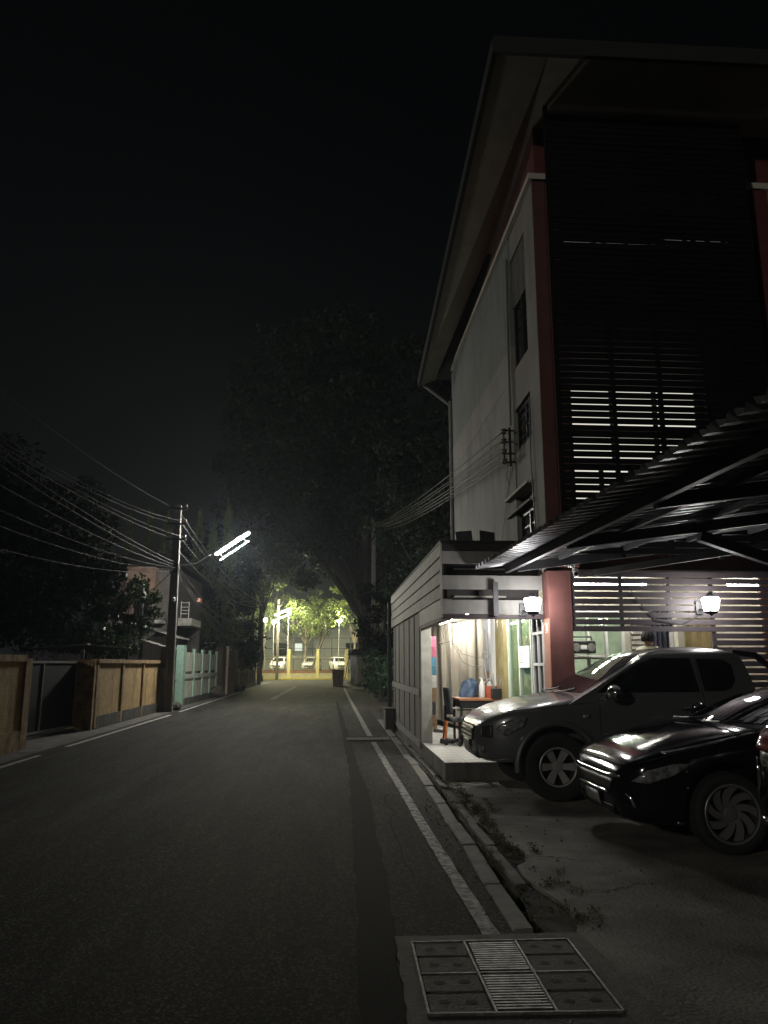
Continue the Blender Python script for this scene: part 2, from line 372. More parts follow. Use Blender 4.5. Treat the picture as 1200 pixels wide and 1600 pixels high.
def flat(pts, z): return MB().add([(x, y, z) for x, y in pts], [tuple(range(len(pts)))])
def ribbon(path, z, wob=0, seed=0):   # path of (y, x_left, x_right)
    rn = random.Random(seed); L = []; Rr = []
    for (y0, l0, r0), (y1, l1, r1) in zip(path, path[1:]):
        n = max(2, int(abs(y1 - y0) / .22))
        for i in range(n):
            t = i / n; L.append((l0 + (l1 - l0) * t + rn.uniform(-wob, wob), y0 + (y1 - y0) * t, z)); Rr.append((r0 + (r1 - r0) * t + rn.uniform(-wob, wob), y0 + (y1 - y0) * t, z))
    L.append((path[-1][1], path[-1][0], z)); Rr.append((path[-1][2], path[-1][0], z)); n = len(L)
    return MB().add(L + Rr, [(i, n + i, n + i + 1, i + 1) for i in range(n - 1)])

# leaves as many small rhombic blades
def leaf_mesh(name, clusters, size, m, parent, seed=0, aspect=.5, flat_=0.0, droop=0.0, stuff=False):
    rg = np.random.default_rng(seed); P = []; 
    for (c, r, n) in clusters:
        q = rg.normal(size=(n, 3)); q /= np.linalg.norm(q, axis=1)[:, None]; q *= (rg.random(n) ** .45)[:, None]
        P.append(np.array(c) + q * np.array(r if hasattr(r, '__len__') else (r, r, r)))
    P = np.concatenate(P); n = len(P)
    a = rg.normal(size=(n, 3)); a[:, 2] = a[:, 2] * (1 - flat_) - droop; a /= np.linalg.norm(a, axis=1)[:, None]
    b = rg.normal(size=(n, 3)); b = b - a * (a * b).sum(1)[:, None]; b /= np.linalg.norm(b, axis=1)[:, None]
    s = size * (.6 + .8 * rg.random(n))[:, None]
    V = np.stack([P - a * s * .5, P + b * s * aspect * .5, P + a * s * .5, P - b * s * aspect * .5], 1).reshape(-1, 3)
    off = OFF.get(parent.name, Vector()) if parent else Vector()
    V = V - np.array(off)
    me = bpy.data.meshes.new(name); me.vertices.add(4 * n); me.vertices.foreach_set('co', V.astype(np.float32).ravel())
    me.loops.add(4 * n); me.loops.foreach_set('vertex_index', np.arange(4 * n, dtype=np.int32))
    me.polygons.add(n); me.polygons.foreach_set('loop_start', np.arange(0, 4 * n, 4, dtype=np.int32))
    me.update(calc_edges=True); me.validate(); me.materials.append(M[m])
    o = bpy.data.objects.new(name, me); col.objects.link(o)
    if parent: o.parent = parent; OFF[o.name] = off
    return o

def limb(mb, a, b, r0, r1, rn, wig=.12, n=7):
    a, b = Vector(a), Vector(b); L = (b - a).length
    pts = []; rs = []
    for i in range(n + 1):
        t = i / n; p = a.lerp(b, t) + Vector((rn.uniform(-1, 1), rn.uniform(-1, 1), rn.uniform(-.5, .5))) * wig * L * .12 * (1 if 0 < i < n else 0)
        pts.append(p); rs.append(r0 + (r1 - r0) * t)
    mb.tube(pts, rs, 8); return pts

def tree(label, base, trunk_h, trunk_r, cc, cr, ncl, nleaf, lsize, leafm, barkm='bark', seed=0, group=None, lean=(0, 0), clr=None, name='tree', limbs=9, hollow=.35):
    rn = random.Random(seed); t = thing(name, label, 'tree', base, group)
    mb = MB(); b = Vector(base); top = b + Vector((lean[0], lean[1], trunk_h))
    limb(mb, b - Vector((0, 0, .2)), top, trunk_r, trunk_r * .62, rn)
    mb.lathe([(trunk_r * 1.5, -.1), (trunk_r * 1.2, .15), (trunk_r * .98, .5)], base, 10)
    cl = []
    for i in range(ncl):
        while True:
            q = Vector((rn.uniform(-1, 1), rn.uniform(-1, 1), rn.uniform(-1, 1)))
            if hollow < q.length < 1: break
        p = Vector(cc) + Vector((q.x * cr[0], q.y * cr[1], q.z * cr[2]))
        r = (clr or min(cr) * .34) * rn.uniform(.6, 1.25)
        cl.append((p, (r, r, r * .7), int(nleaf / ncl * rn.uniform(.5, 1.5)) + 3))
    order = sorted(range(ncl), key=lambda i: rn.random())[:limbs]
    for i in order:
        tgt = Vector(cl[i][0]); st = b.lerp(top, rn.uniform(.72, 1.0)); mid = st.lerp(tgt, .5) + Vector((0, 0, .08 * (tgt - st).length))
        limb(mb, st, mid, trunk_r * .42, trunk_r * .22, rn, n=5); limb(mb, mid, tgt, trunk_r * .22, trunk_r * .05, rn, n=5)
        for k in range(2):
            j = min(range(ncl), key=lambda j: (Vector(cl[j][0]) - mid).length + rn.random() * 3)
            limb(mb, mid, cl[j][0], trunk_r * .14, trunk_r * .04, rn, n=4)
    mb.build('trunk', barkm, t, smooth=True, fix=False)
    leaf_mesh('crown', cl, lsize, leafm, t, seed)
    return t

def catenary(a, b, sag, n=22):
    a, b = Vector(a), Vector(b)
    return [a.lerp(b, i / n) - Vector((0, 0, sag * 4 * (i / n) * (1 - i / n))) for i in range(n + 1)]
#@@GROUND
# ------------------------------------------------------------------ ground, road, markings
def kx(y):   # the kerb's inner edge drifts away from the road
    ps = [(-20, 1.0), (4.8, 1.09), (7.8, 1.16), (10.7, 1.22), (14, 1.26), (20, 1.32), (60, 1.4), (70, 1.4)]
    for (a, xa), (b, xb) in zip(ps, ps[1:]):
        if a <= y <= b: return xa + (xb - xa) * (y - a) / (b - a)
    return ps[-1][1]
struct('ground', flat([(-300, -300), (300, -300), (300, 300), (-300, 300)], -.13), 'soil')
ys = [-20, -5, 0, 3.6, 4.8, 6, 7.8, 9.2, 10.7, 14, 20, 40, 60, 68]
rp = [(kx(y) + .004, y) for y in ys]
struct('road', flat([(-5.25, -20)] + rp + [(1.4, 69.6), (-5.25, 69.6)], 0), 'asphalt')
struct('cross_road', flat([(-60, 69.6), (60, 69.6), (60, 81.6), (-60, 81.6)], -.004), 'asphalt')
struct('verge', ribbon([(-20, -6.9, -5.25), (69.6, -6.9, -5.25)], -.006), 'concrete_old')
# kerb made of cast lengths with a rough drain slot beside it
kb = MB(); g2 = MB(); rn = random.Random(3); y = 4.79
while y < 22:
    L = rn.uniform(.85, 1.25) if y > 5 else .95
    for mb, o0, o1, h in ((kb, 0, .125, .035), (g2, .215, .30, .015)):
        hh = h * .6 + rn.uniform(-.010, .010); s = rn.uniform(-.012, .012); e = rn.uniform(-.012, .012)
        if mb is g2 and (rn.random() < .25): continue
        y1 = y + L - .012
        mb.hexa([(kx(y) + o0 + s, y, -.12), (kx(y) + o1 + s, y, -.12), (kx(y1) + o1 + e, y1, -.12), (kx(y1) + o0 + e, y1, -.12)],
                [(kx(y) + o0 + s, y, hh), (kx(y) + o1 + s, y, hh + .004), (kx(y1) + o1 + e, y1, hh), (kx(y1) + o0 + e, y1, hh)])
    y += L
struct('kerb', kb, 'concrete', bevel=.012); struct('gutter', g2, 'concrete_old', bevel=.012)
# forecourt slab with a broken edge
pts = []; y = 1.0
while y < 23:
    pts.append((kx(y) + .33 + rn.uniform(-.03, .05) + (.12 * math.sin(y * 2.1) ** 2 if 4.5 < y < 7.5 else 0), y)); y += rn.uniform(.12, .3)
struct('forecourt', MB().prism([(14, 1.0)] + [(14, 23)] + pts[::-1], -.12, .004, 'Z'), 'concrete_lot')
for k, (ya, xa, xb, sd) in enumerate([(5.6, 1.75, 2.35, 4), (6.6, 1.6, 2.15, 9), (9.6, 1.75, 3.1, 6)]):   # settled cracks
    r2 = random.Random(sd); L = []; n = 26; yy = ya; nrm = []
    for i in range(n + 1):
        yy += r2.uniform(-.05, .045); L.append((xa + (xb - xa) * i / n, yy)); nrm.append(r2.uniform(.005, .015) * math.sin(math.pi * (i + .3) / (n + .6)))
    struct('pavement_crack', MB().add([(x, q + nrm[i], .0085) for i, (x, q) in enumerate(L)] + [(x, q - nrm[i], .0085) for i, (x, q) in enumerate(L)], [(i, i + 1, n + 2 + i, n + 1 + i) for i in range(n)]), 'hole')
struct('verge', ribbon([(4.76, kx(4.76) + .2, kx(4.76) + .62), (7.8, kx(7.8) + .2, kx(7.8) + .55), (10.6, kx(10.6) + .2, kx(10.6) + .5), (22, kx(22) + .1, kx(22) + .6)], -.022, .02, 77), 'soil')
# markings and repairs on the road
struct('road_patch', ribbon([(-3, .16, .30), (3.7, .15, .35), (6, .20, .42), (9.65, .25, .48), (12.07, .28, .43), (15.9, .26, .41), (21, .25, .38), (26.8, .22, .35), (33, .2, .30)], .004, .015, 5), 'asphalt_dark')
struct('road_patch', ribbon([(15.9, .30, 1.08), (17.1, .30, 1.12)], .0048, .03, 6), 'asphalt_dark')
struct('drain_crossing', MB().box((.34, 16.2, .002), (1.24, 16.75, .022)), 'moss_concrete', bevel=.012)
struct('road_marking', ribbon([(4.72, .90, 1.0), (7, .87, .97), (15.85, .815, .915)], .009, .006, 1), 'line_paint')
struct('road_marking', ribbon([(17.15, .80, .92), (37, .78, .90), (52, .8, .92)], .009, .006, 2), 'line_paint')
struct('road_marking', ribbon([(-2, -5.06, -4.97), (14.0, -5.06, -4.97)], .009, .008, 3), 'line_paint_left')
struct('road_marking', ribbon([(15.4, -5.07, -4.97), (24.6, -5.02, -4.91)], .009, .008, 4), 'line_paint_left')
struct('road_marking', ribbon([(26.2, -5.04, -4.94), (31, -5.1, -5.0), (44, -5.15, -5.05)], .009, .01, 8), 'line_paint_left')
struct('road_patch', ribbon([(35, -2.75, -2.55), (55, -2.65, -2.4)], .004, .03, 11), 'asphalt_pale')
for sd, x0, x1, ya, yb in ((21, -2.6, -2.1, 11, 30), (22, -2.95, -2.4, 12, 26), (23, -1.2, -1.5, 14, 34), (24, -3.6, -3.1, 12, 24), (27, .62, .70, 6, 10)):   # long cracks
    r2 = random.Random(sd); path = []; yy = ya; x = x0
    while yy < yb:
        t = (yy - ya) / (yb - ya); x = x0 + (x1 - x0) * t + r2.uniform(-.06, .06); wd = r2.uniform(.004, .011); path.append((yy, x - wd, x + wd)); yy += r2.uniform(.2, .5)
    struct('road_crack', ribbon(path, .004, .002, sd), 'asphalt_dark')
struct('kerb', MB().box((-60, 81.6, -.1), (60, 81.85, .16)), 'kerb_yellow', bevel=.02)
struct('pavement', MB().box((-60, 81.85, -.1), (60, 83.15, .1)), 'concrete')
struct('car_park', MB().box((-60, 83.152, -.1), (60, 130, .8)), 'concrete')
struct('driveway', flat([(-6.9, 15.3), (-5.25, 14.3), (-5.25, 19.6), (-6.9, 19.3)], .003), 'concrete_old')

rn = random.Random(31)
gv = MB()
for i in range(420):
    y = rn.uniform(4.8, 12.5); x = kx(y) + rn.choice([rn.uniform(.13, .5), rn.uniform(.3, 1.6), rn.uniform(-.25, .1)]); q = rn.uniform(.004, .014); h = .006 if x > kx(y) + .34 else (-.02 if x > kx(y) + .13 else .004)
    gv.hexa([(x - q, y - q, h), (x + q * rn.uniform(.5, 1), y - q * .7, h), (x + q * .8, y + q, h), (x - q * .6, y + q * .8, h)], [(x - q * .5, y - q * .4, h + q), (x + q * .4, y - q * .3, h + q * .8), (x + q * .4, y + q * .5, h + q * .9), (x - q * .3, y + q * .4, h + q)])
tag(gv.build('gravel', 'concrete_old'), kind='stuff')
# drain cover in the foreground: steel frame, two gratings, eight cast covers
dr = thing('drain_cover', 'steel framed storm drain with two gratings between concrete lids in the road edge', 'drain cover', (.9, 4.17, 0))
def dq(u, v): # frame quad measured on the ground
    a = Vector((.455, 3.73, 0)).lerp(Vector((1.335, 3.70, 0)), u); b = Vector((.472, 4.62, 0)).lerp(Vector((1.36, 4.61, 0)), u); return a.lerp(b, v)
sur = []; rn = random.Random(12)
for (x0, y0), (x1, y1) in (((.35, 3.45), (1.5, 3.45)), ((1.5, 3.45), (1.47, 4.74)), ((1.47, 4.74), (.39, 4.74)), ((.39, 4.74), (.35, 3.45))):
    for i in range(14): t = i / 14; sur.append((x0 + (x1 - x0) * t + rn.uniform(-.008, .008), y0 + (y1 - y0) * t + rn.uniform(-.008, .008)))
MB().prism(sur, -.1, .010, 'Z').build('surround', 'cover_concrete', dr)
fr = MB(); zt = .022
def fbar(u0, v0, u1, v1, wd=.012): fr.bar(dq(u0, v0) + Vector((0, 0, zt - .012)), dq(u1, v1) + Vector((0, 0, zt - .012)), wd, .024)
fbar(0, 0, 1, 0); fbar(0, 1, 1, 1); fbar(0, 0, 0, 1); fbar(1, 0, 1, 1); fbar(0, .5, 1, .5, .012); fbar(.35, 0, .33, 1, .012); fbar(.66, 0, .66, 1, .012)
fr.build('frame', 'iron_frame', dr)
for v0, v1 in ((.03, .47), (.53, .97)):
    gm = MB(); n = 13
    for i in range(n):
        v = v0 + (v1 - v0) * (i + .5) / n; gm.bar(dq(.355, v) + Vector((0, 0, .012)), dq(.648, v) + Vector((0, 0, .012)), .016, .018)
    gm.build('grate', 'iron_grate', dr)
MB().add([dq(.34, 0.01) + Vector((0, 0, .0112)), dq(.655, 0.01) + Vector((0, 0, .0112)), dq(.655, .99) + Vector((0, 0, .0112)), dq(.335, .99) + Vector((0, 0, .0112))], [(0, 1, 2, 3)]).build('pit', 'hole', dr)
for ua, ub in ((.012, .33), (.672, .988)):
    for k in range(4):
        v0 = .015 + k * .25 + (.006 if k in (2, 3) else 0); v1 = v0 + .222
        lid = MB().hexa([dq(ua, v0), dq(ub, v0), dq(ub, v1), dq(ua, v1)], [dq(a, b) + Vector((0, 0, .0175)) for a, b in ((ua, v0), (ub, v0), (ub, v1), (ua, v1))]).build('lid', 'cover_concrete', dr, bevel=.004)
        for u in (.27, .72):
            c = dq(ua + (ub - ua) * u, (v0 + v1) / 2 + rn.uniform(-.01, .01)); hs = MB(); k0 = []
            for i in range(12): an = i * math.pi / 6; rr = .022 * rn.uniform(.75, 1.25); k0.append((c.x + math.cos(an) * rr * 1.25, c.y + math.sin(an) * rr * .9))
            flat(k0, .0192).build('lifting_hole', 'hole', lid)
# weeds along the slot and dry litter
cl = []; rn = random.Random(9)
for i in range(90):
    y = rn.uniform(4.9, 12.5); cl.append(((kx(y) + rn.choice([.17, .34, .40, .46, .58]) + rn.uniform(-.04, .06), y, .015), (.05, .06, .025), 40))
for i in range(60):
    y = rn.uniform(6.4, 10.2); cl.append(((kx(y) + .38 + rn.uniform(-.06, .08), y, .012), (.06, .07, .03), 50))
for i in range(70):
    y = rn.uniform(17, 26); cl.append(((kx(y) + .3 + rn.uniform(-.1, .3), y, .06), (.15, .15, .08), 60))
tag(leaf_mesh('grass', cl, .028, 'grass_blade', None, 3, .22, 0, -.3), kind='stuff')
#@@BUILDING
# ------------------------------------------------------------------ the tall building on the right
X0 = 3.02
bd = thing('apartment_building', 'tall grey and dark red building with a slatted front and wide eaves', 'building', (6, 14, 0))
wl = MB()
# street wall, X = 3.02, with openings left for the stair windows; ground floor is open to the lean-to between Y 10.7 and 15
WY = [(10.95, 12.05)]; 
def wall_x(y0, y1, z0, z1, m='wall_grey', x=X0, t=.18, name='wall'): return MB().box((x, y0, z0), (x + t, y1, z1)).build(name, m, bd)
wall_x(12.05, 18.45, 3.3, 6.35, 'wall_grey'); wall_x(10.4, 10.95, 2.9, 9.0, 'wall_beige', x=X0 - .003)
wall_x(12.05, 18.45, 6.95, 9.0, 'wall_upper')
# sloping pale band across the wall between the two storeys
MB().prism([(12.05, 6.95), (12.05, 6.35), (18.45, 6.35), (18.45, 6.95)], X0 - .006, X0 + .17, 'X').build('floor_band', 'wall_beige', bd)
# stair window bay, set back
MB().box((X0 + .14, 10.95, 2.9), (X0 + .2, 12.05, 9.0)).build('bay_wall', 'annex_dark', bd)
wall_x(10.95, 12.05, 5.75, 6.45, 'wall_beige', x=X0 + .02, t=.11, name='spandrel'); wall_x(10.95, 12.05, 4.32, 5.02, 'wall_grey', x=X0 + .02, t=.11, name='spandrel'); wall_x(10.95, 12.05, 8.5, 9.0, 'wall_beige', x=X0 + .02, t=.11, name='spandrel')
MB().box((X0 - .10, 10.97, 4.26), (X0 + .14, 12.5, 4.30)).build('ledge', 'wall_cream', bd)
MB().box((X0 - .07, 10.97, 3.98), (X0 + .14, 12.5, 4.02)).build('ledge', 'wall_grey', bd)
for z0, z1, nl in ((2.95, 3.97, 0), (5.04, 5.74, 0), (6.47, 8.48, 1)):
    w_ = MB()
    for yy in (10.99, 11.5, 12.0): w_.box((X0 + .07, yy - .03, z0), (X0 + .125, yy + .03, z1))
    for zz in (z0 + .03, z1 - .03): w_.box((X0 + .072, 10.96, zz - .03), (X0 + .127, 12.04, zz + .03))
    nb = 3 if not nl else 2
    for i in range(1, nb + 1): zz = z0 + (z1 - z0) * i / (nb + 1); w_.box((X0 + .085, 10.96, zz - .015), (X0 + .11, 12.04, zz + .015))
    o = w_.build('window', 'dark_metal', bd)
    MB().box((X0 + .095, 10.96, z0), (X0 + .1, 12.04, z1)).build('pane', 'glass_dark', o)
    if nl:
        s_ = MB()
        for i in range(13): zz = 7.6 + i * .068; s_.box((X0 + .02, 10.99, zz), (X0 + .07, 12.0, zz + .02), Matrix.Rotation(R(30), 3, 'Y'))
        s_.build('louvre', 'wall_grey', o)
MB().box((X0 + .004, 10.385, 2.9), (X0 + .2, 10.3985, 8.97)).build('corner_facing', 'red_deep', bd)
# front corner strip, front wall and ledge cap
MB().box((X0 + .17, 10.4, 2.9), (X0 + .46, 10.9, 8.95)).build('corner_pier', 'red_wall', bd)
MB().box((X0 + .2, 10.9, 2.84), (9.5, 11.1, 3.7)).build('front_wall', 'red_wall', bd); MB().box((X0 + .2, 10.9, 3.7), (9.5, 11.1, 9.0)).build('front_wall', 'red_deep', bd)  # one red wall; upper part painted deeper for the weaker light there
MB().box((6.5, 10.35, 3.2), (6.82, 10.9, 8.95)).build('pier', 'red_dark', bd)
MB().box((X0 - .06, 10.34, 8.98), (X0 + .5, 18.5, 9.08)).build('string_course', 'wall_cream', bd)
MB().box((X0 + .5, 10.34, 8.98), (9.5, 11.1, 9.08)).build('string_course', 'wall_cream', bd)
MB().box((X0 + .1, 10.55, 9.08), (9.4, 18.4, 10.3)).build('attic_wall', 'red_dark', bd)
MB().box((X0 + .2, 18.27, 0), (9.5, 18.45, 9.0)).build('rear_wall', 'wall_grey', bd)
MB().box((9.32, 11.1, 0), (9.5, 18.27, 9.0)).build('side_wall', 'wall_grey', bd)
# eaves: a sloping soffit all round with a thin fascia
A, B_, Cc, D_ = Vector((2.2, 18.7, 8.72)), Vector((3.02, 18.7, 9.06)), Vector((2.22, 9.2, 10.2)), Vector((3.02, 9.2, 10.22))
E_, F_ = Vector((10.4, 9.2, 10.25)), Vector((10.4, 18.7, 9.1)); up = Vector((0, 0, .16))
rf = MB(); rf.hexa([A, B_, D_, Cc], [A + up, B_ + up, D_ + up, Cc + up]); rf.hexa([B_, F_, E_, D_], [B_ + up, F_ + up, E_ + up, D_ + up])
o = rf.build('roof', 'soffit', bd)
fs = MB(); 
for p, q in ((A, Cc), (Cc, E_)): fs.bar(p + Vector((0, 0, .08)), q + Vector((0, 0, .08)), .07, .24)
fs.build('fascia', 'roof_dark', o); MB().hexa([A + up * 1.05, F_ + up * 1.05, E_ + up * 1.05, Cc + up * 1.05], [A + up * 1.6, F_ + up * 1.6, E_ + up * 1.6, Cc + up * 1.6]).build('roof_cover', 'roof_dark', o)
tb = MB(); tb.tube([(2.3, 18.62, 8.72), (2.98, 18.5, 8.12)], .035, 8); tb.tube([(2.98, 18.5, 8.25), (2.98, 18.5, .25)], .045, 10); tb.build('downpipe', 'slat_grey', bd, smooth=True)
tb = MB(); tb.tube([(3.0, 12.1, 8.6), (2.99, 12.12, 7.0), (2.97, 12.07, 5.5)], .018, 6); tb.tube([(2.99, 10.9, 5.6), (2.98, 10.92, 4.6), (2.99, 10.82, 3.3)], .012, 6)
tb.tube([(2.99, 12.0, 4.9), (2.97, 12.3, 4.5), (2.97, 12.5, 4.75), (2.98, 12.15, 5.0)], .007, 5); tb.tube([(2.99, 12.25, 4.8), (2.98, 13.1, 3.6), (2.9, 13.4, 3.35)], .006, 5)
tb.build('wall_cable', 'wire_black', bd)
# lit windows behind the slats
for (xa, xb, za, zb, mm) in ((3.58, 5.62, 4.62, 5.72, 'lit_window'), (3.58, 4.95, 3.95, 4.5, 'lit_window'), (3.6, 5.2, 8.12, 8.27, 'lit_window_dim'), (5.28, 6.42, 8.2, 8.35, 'lit_window_dim')):
    f = MB(); n = 3
    for i in range(n + 1): x = xa + (xb - xa) * i / n; f.box((x - .035, 10.84, za), (x + .035, 10.9, zb))
    f.box((xa, 10.838, za - .05), (xb, 10.899, za)); f.box((xa, 10.838, zb), (xb, 10.899, zb + .05))
    o = f.build('front_window', 'dark_metal', bd); MB().box((xa, 10.87, za), (xb, 10.88, zb)).build('lit_pane', mm, o)
# tall slat screen on the front
ss = thing('slat_screen', 'tall near black slat screen hung on the building front above the carport', 'screen', (4.8, 10.1, 3.0))
s_ = MB(); z = 3.05
while z < 9.93:
    jz = random.uniform(-.004, .004); tl = random.uniform(-.004, .004); h_ = .081 + random.uniform(-.004, .003)
    s_.hexa([(3.19, 10.09, z + jz), (6.33, 10.09, z + jz + tl), (6.33, 10.115, z + jz + tl), (3.19, 10.115, z + jz)], [(3.19, 10.09, z + jz + h_), (6.33, 10.09, z + jz + tl + h_), (6.33, 10.115, z + jz + tl + h_), (3.19, 10.115, z + jz + h_)]); z += .0985
s_.build('slats', 'screen_dark', ss)
for x in (3.21, 4.02, 4.72, 5.42, 5.9, 6.31): MB().box((x - .03, 10.116, 3.0), (x + .03, 10.17, 9.95 if x > 3.3 else 10.3)).build('upright', 'screen_dark', ss)
for z in (4.8, 6.6, 8.6): MB().box((3.2, 10.171, z), (6.32, 10.21, z + .06)).build('rail', 'screen_dark', ss)
ss2 = thing('slat_screen', 'second dark slat screen at the right end of the building front, lit through three gaps', 'screen', (7.4, 10.0, 3.0))
s_ = MB(); z = 3.3
while z < 8.6: s_.box((6.72, 9.99, z), (8.6, 10.015, z + .08)); z += .0985
s_.build('slats', 'screen_dark', ss2); MB().box((6.74, 10.016, 3.3), (6.8, 10.06, 8.6)).build('upright', 'screen_dark', ss2); MB().box((8.5, 10.016, 3.3), (8.56, 10.06, 8.6)).build('upright', 'screen_dark', ss2)
f = MB().box((6.95, 10.84, 8.55), (8.0, 10.9, 8.95)).build('front_window', 'dark_metal', bd); MB().box((7.0, 10.832, 8.6), (7.9, 10.838, 8.9)).build('lit_pane', 'lit_window_dim', f)
# ground floor: porch slab, columns, wall with windows
MB().box((X0 + .01, 10.45, 0), (9.3, 18.2, .24)).build('porch_slab', 'concrete', bd)
MB().box((X0 + .01, 10.45, .243), (9.3, 13.0, .246)).build('porch_floor', 'tile', bd)
cm = MB().box((X0, 10.4, .8), (3.34, 10.7, 2.84)).build('column', 'red_wall', bd); MB().box((X0 - .002, 10.398, .24), (3.342, 10.702, .8)).build('column_base', 'red_dark', cm); MB().box((X0 - .012, 10.42, .24), (X0 - .001, 10.69, 2.18)).build('column_lit_side', 'salmon', cm)  # side face of the red column painted paler for the lantern light
MB().box((X0 - .018, 10.5, 1.98), (X0 - .013, 10.6, 2.12)).build('number_plate', 'paper', cm)
nn = MB(); nn.box((X0 - .021, 10.515, 2.0), (X0 - .019, 10.585, 2.01)); nn.box((X0 - .021, 10.53, 2.02), (X0 - .019, 10.54, 2.09)); nn.box((X0 - .021, 10.56, 2.02), (X0 - .019, 10.57, 2.09)); nn.build('plate_marks', 'plastic_black', cm)
MB().box((X0 + .02, 10.7, 2.84), (9.3, 12.2, 2.9)).build('porch_ceiling', 'wall_cream', bd)
# wall at Y = 12.1 behind the porch with its windows
YW = 12.1
for (xa, xb, za, zb) in ((3.2, 3.5, .24, 2.84), (3.5, 4.72, .24, 1.15), (3.5, 9.3, 2.42, 2.84), (4.72, 4.82, .24, 2.42), (5.62, 5.72, .24, 2.42), (6.2, 9.3, .24, 2.42), (4.82, 5.62, .24, 1.0)):
    MB().box((xa, YW, za), (xb, YW + .14, zb)).build('porch_wall', 'wall_cream', bd)
f = MB()
for x in (3.52, 3.82, 4.12, 4.42, 4.70): f.box((x - .022, YW - .03, 1.15), (x + .022, YW + .03, 2.42))
for z in (1.18, 1.66, 2.39): f.box((3.5, YW - .028, z - .03), (4.72, YW + .028, z + .03))
o = f.build('window', 'white_paint', bd); MB().box((3.5, YW, 1.16), (4.72, YW + .005, 2.4)).build('pane', 'pane', o)
f = MB(); 
for i in range(17): z = 1.05 + i * .08; f.box((4.83, YW - .03, z), (5.18, YW + .01, z + .07), Matrix.Rotation(R(-35), 3, 'X'))
f.build('shutter', 'louvre_white', bd)
f = MB().grid(lambda u, v: (5.18 + u * .28, YW - .02 + .03 * math.sin(u * 22), 1.0 + v * 1.4), 40, 2); f.build('blue_curtain', 'curtain_blue', bd, smooth=True, fix=False)
MB().box((5.46, YW - .05, .24), (5.52, YW + .02, 2.4)).build('door_jamb', 'white_paint', bd)
f = MB().grid(lambda u, v: (5.74 + u * .44, YW + .02 + .03 * math.sin(u * 17), .26 + v * 2.15), 40, 2); f.build('gold_curtain', 'gold_plastic', bd, smooth=True, fix=False)
MB().box((6.18, YW - .05, .24), (6.24, YW + .02, 2.4)).build('door_jamb', 'louvre_white', bd)
# the lit room behind
MB().box((3.3, 15.0, .24), (9.3, 15.1, 2.84)).build('room_wall', 'green_room', bd)
MB().box((3.2, 12.26, 2.8), (9.3, 15.0, 2.86)).build('room_ceiling', 'wall_cream', bd)
lr = MB(); lr.tube([(3.9, 13.4, 2.72), (5.1, 13.4, 2.72)], .022, 8); tr = thing('ceiling_lamp', 'bare fluorescent tube on the ceiling of the room behind the white windows', 'lamp', (4.5, 13.4, 2.8)); lr.build('tube', 'tube_indoor', tr); MB().box((3.88, 13.36, 2.745), (5.12, 13.44, 2.8)).build('housing', 'white_paint', tr)
cb = local_thing('shelf_unit', 'pale green shelf unit standing in the lit room', 'shelf', (3.75, 14.3, .24)); b = MB()
for z in (0, .45, .9, 1.35, 1.8): b.box((-.4, -.2, z), (.4, .2, z + .03))
b.build('shelves', 'mint_frame', cb); b = MB(); 
for x in (-.4, .38): b.box((x, -.205, 0), (x + .025, .205, 1.85))
b.build('side_panels', 'mint_frame', cb)
# low slat screen in front of the porch
ls = thing('porch_screen', 'plum coloured horizontal slat screen above the pickup between red column and right edge', 'screen', (5.6, 10.4, 2.4))
s_ = MB()
for i in range(9):
    z = 2.0 + i * .0955; s_.box((3.36, 10.40, z), (7.6, 10.425, z + .072))
for i in range(16):
    z = 2.0 - (i + 1) * .0955; s_.box((5.37, 10.40, z), (7.6, 10.425, z + .072))
s_.build('slats', 'slat_plum', ls)
for x in (3.37, 4.06, 4.75, 5.38, 6.3, 7.2): MB().box((x - .025, 10.426, 2.0 if x < 5.3 else .3), (x + .025, 10.46, 2.84)).build('upright', 'slat_plum', ls)
cbl = MB(); cbl.tube([(4.1, 10.385, 2.72), (4.3, 10.38, 2.4), (4.55, 10.38, 2.15), (4.9, 10.38, 2.1), (5.2, 10.38, 2.26)], .007, 5); cbl.build('cable', 'wire_black', ls)
lw = MB().box((6.3, 10.75, .3), (7.9, 10.8, 2.8)); solo('side_partition', lw, 'salmon', 'salmon red partition glowing between the slats at the right edge', 'partition')
for nm, y, x, L in (('a', 11.3, 4.2, 1.2), ('b', 11.3, 6.6, 1.0)):
    t = thing('ceiling_lamp', 'fluorescent batten on the porch ceiling ' + ('behind the left half of the plum slat screen' if nm == 'a' else 'behind the right end of the plum slat screen'), 'lamp', (x, y, 2.8))
    MB().tube([(x - L / 2, y, 2.76), (x + L / 2, y, 2.76)], .018, 8).build('tube', 'tube_porch', t); MB().box((x - L / 2, y - .035, 2.78), (x + L / 2, y + .035, 2.835)).build('housing', 'white_paint', t)
# wall lanterns
def lantern(x, y, z, label, L=.33):
    t = local_thing('wall_lantern', label, 'lantern', (x, y, z))
    MB().lathe([(.001, .16), (.03, .155), (.062, .10), (.058, .088)], n=6).build('cap', 'dark_metal', t)
    MB().lathe([(.001, .085), (.10, .085), (.118, .06), (.088, -.09), (.001, -.09)], n=12).build('globe', 'bulb_lantern', t, smooth=True)
    b = MB(); b.lathe([(.085, -.095), (.075, -.13), (.03, -.14), (.001, -.17)], n=12)
    b.bar((0, .05, -.11), (0, L, -.05), .02); b.box((-.05, L - .01, -.12), (.05, L + .01, .06)); b.build('bracket', 'dark_metal', t)
    return t
lantern(2.71, 10.12, 2.345, 'glowing wall lantern on the lean-to fascia beside the red column', .53); lantern(5.16, 10.04, 2.36, 'glowing wall lantern fixed on the plum slat screen above the pickup roof')
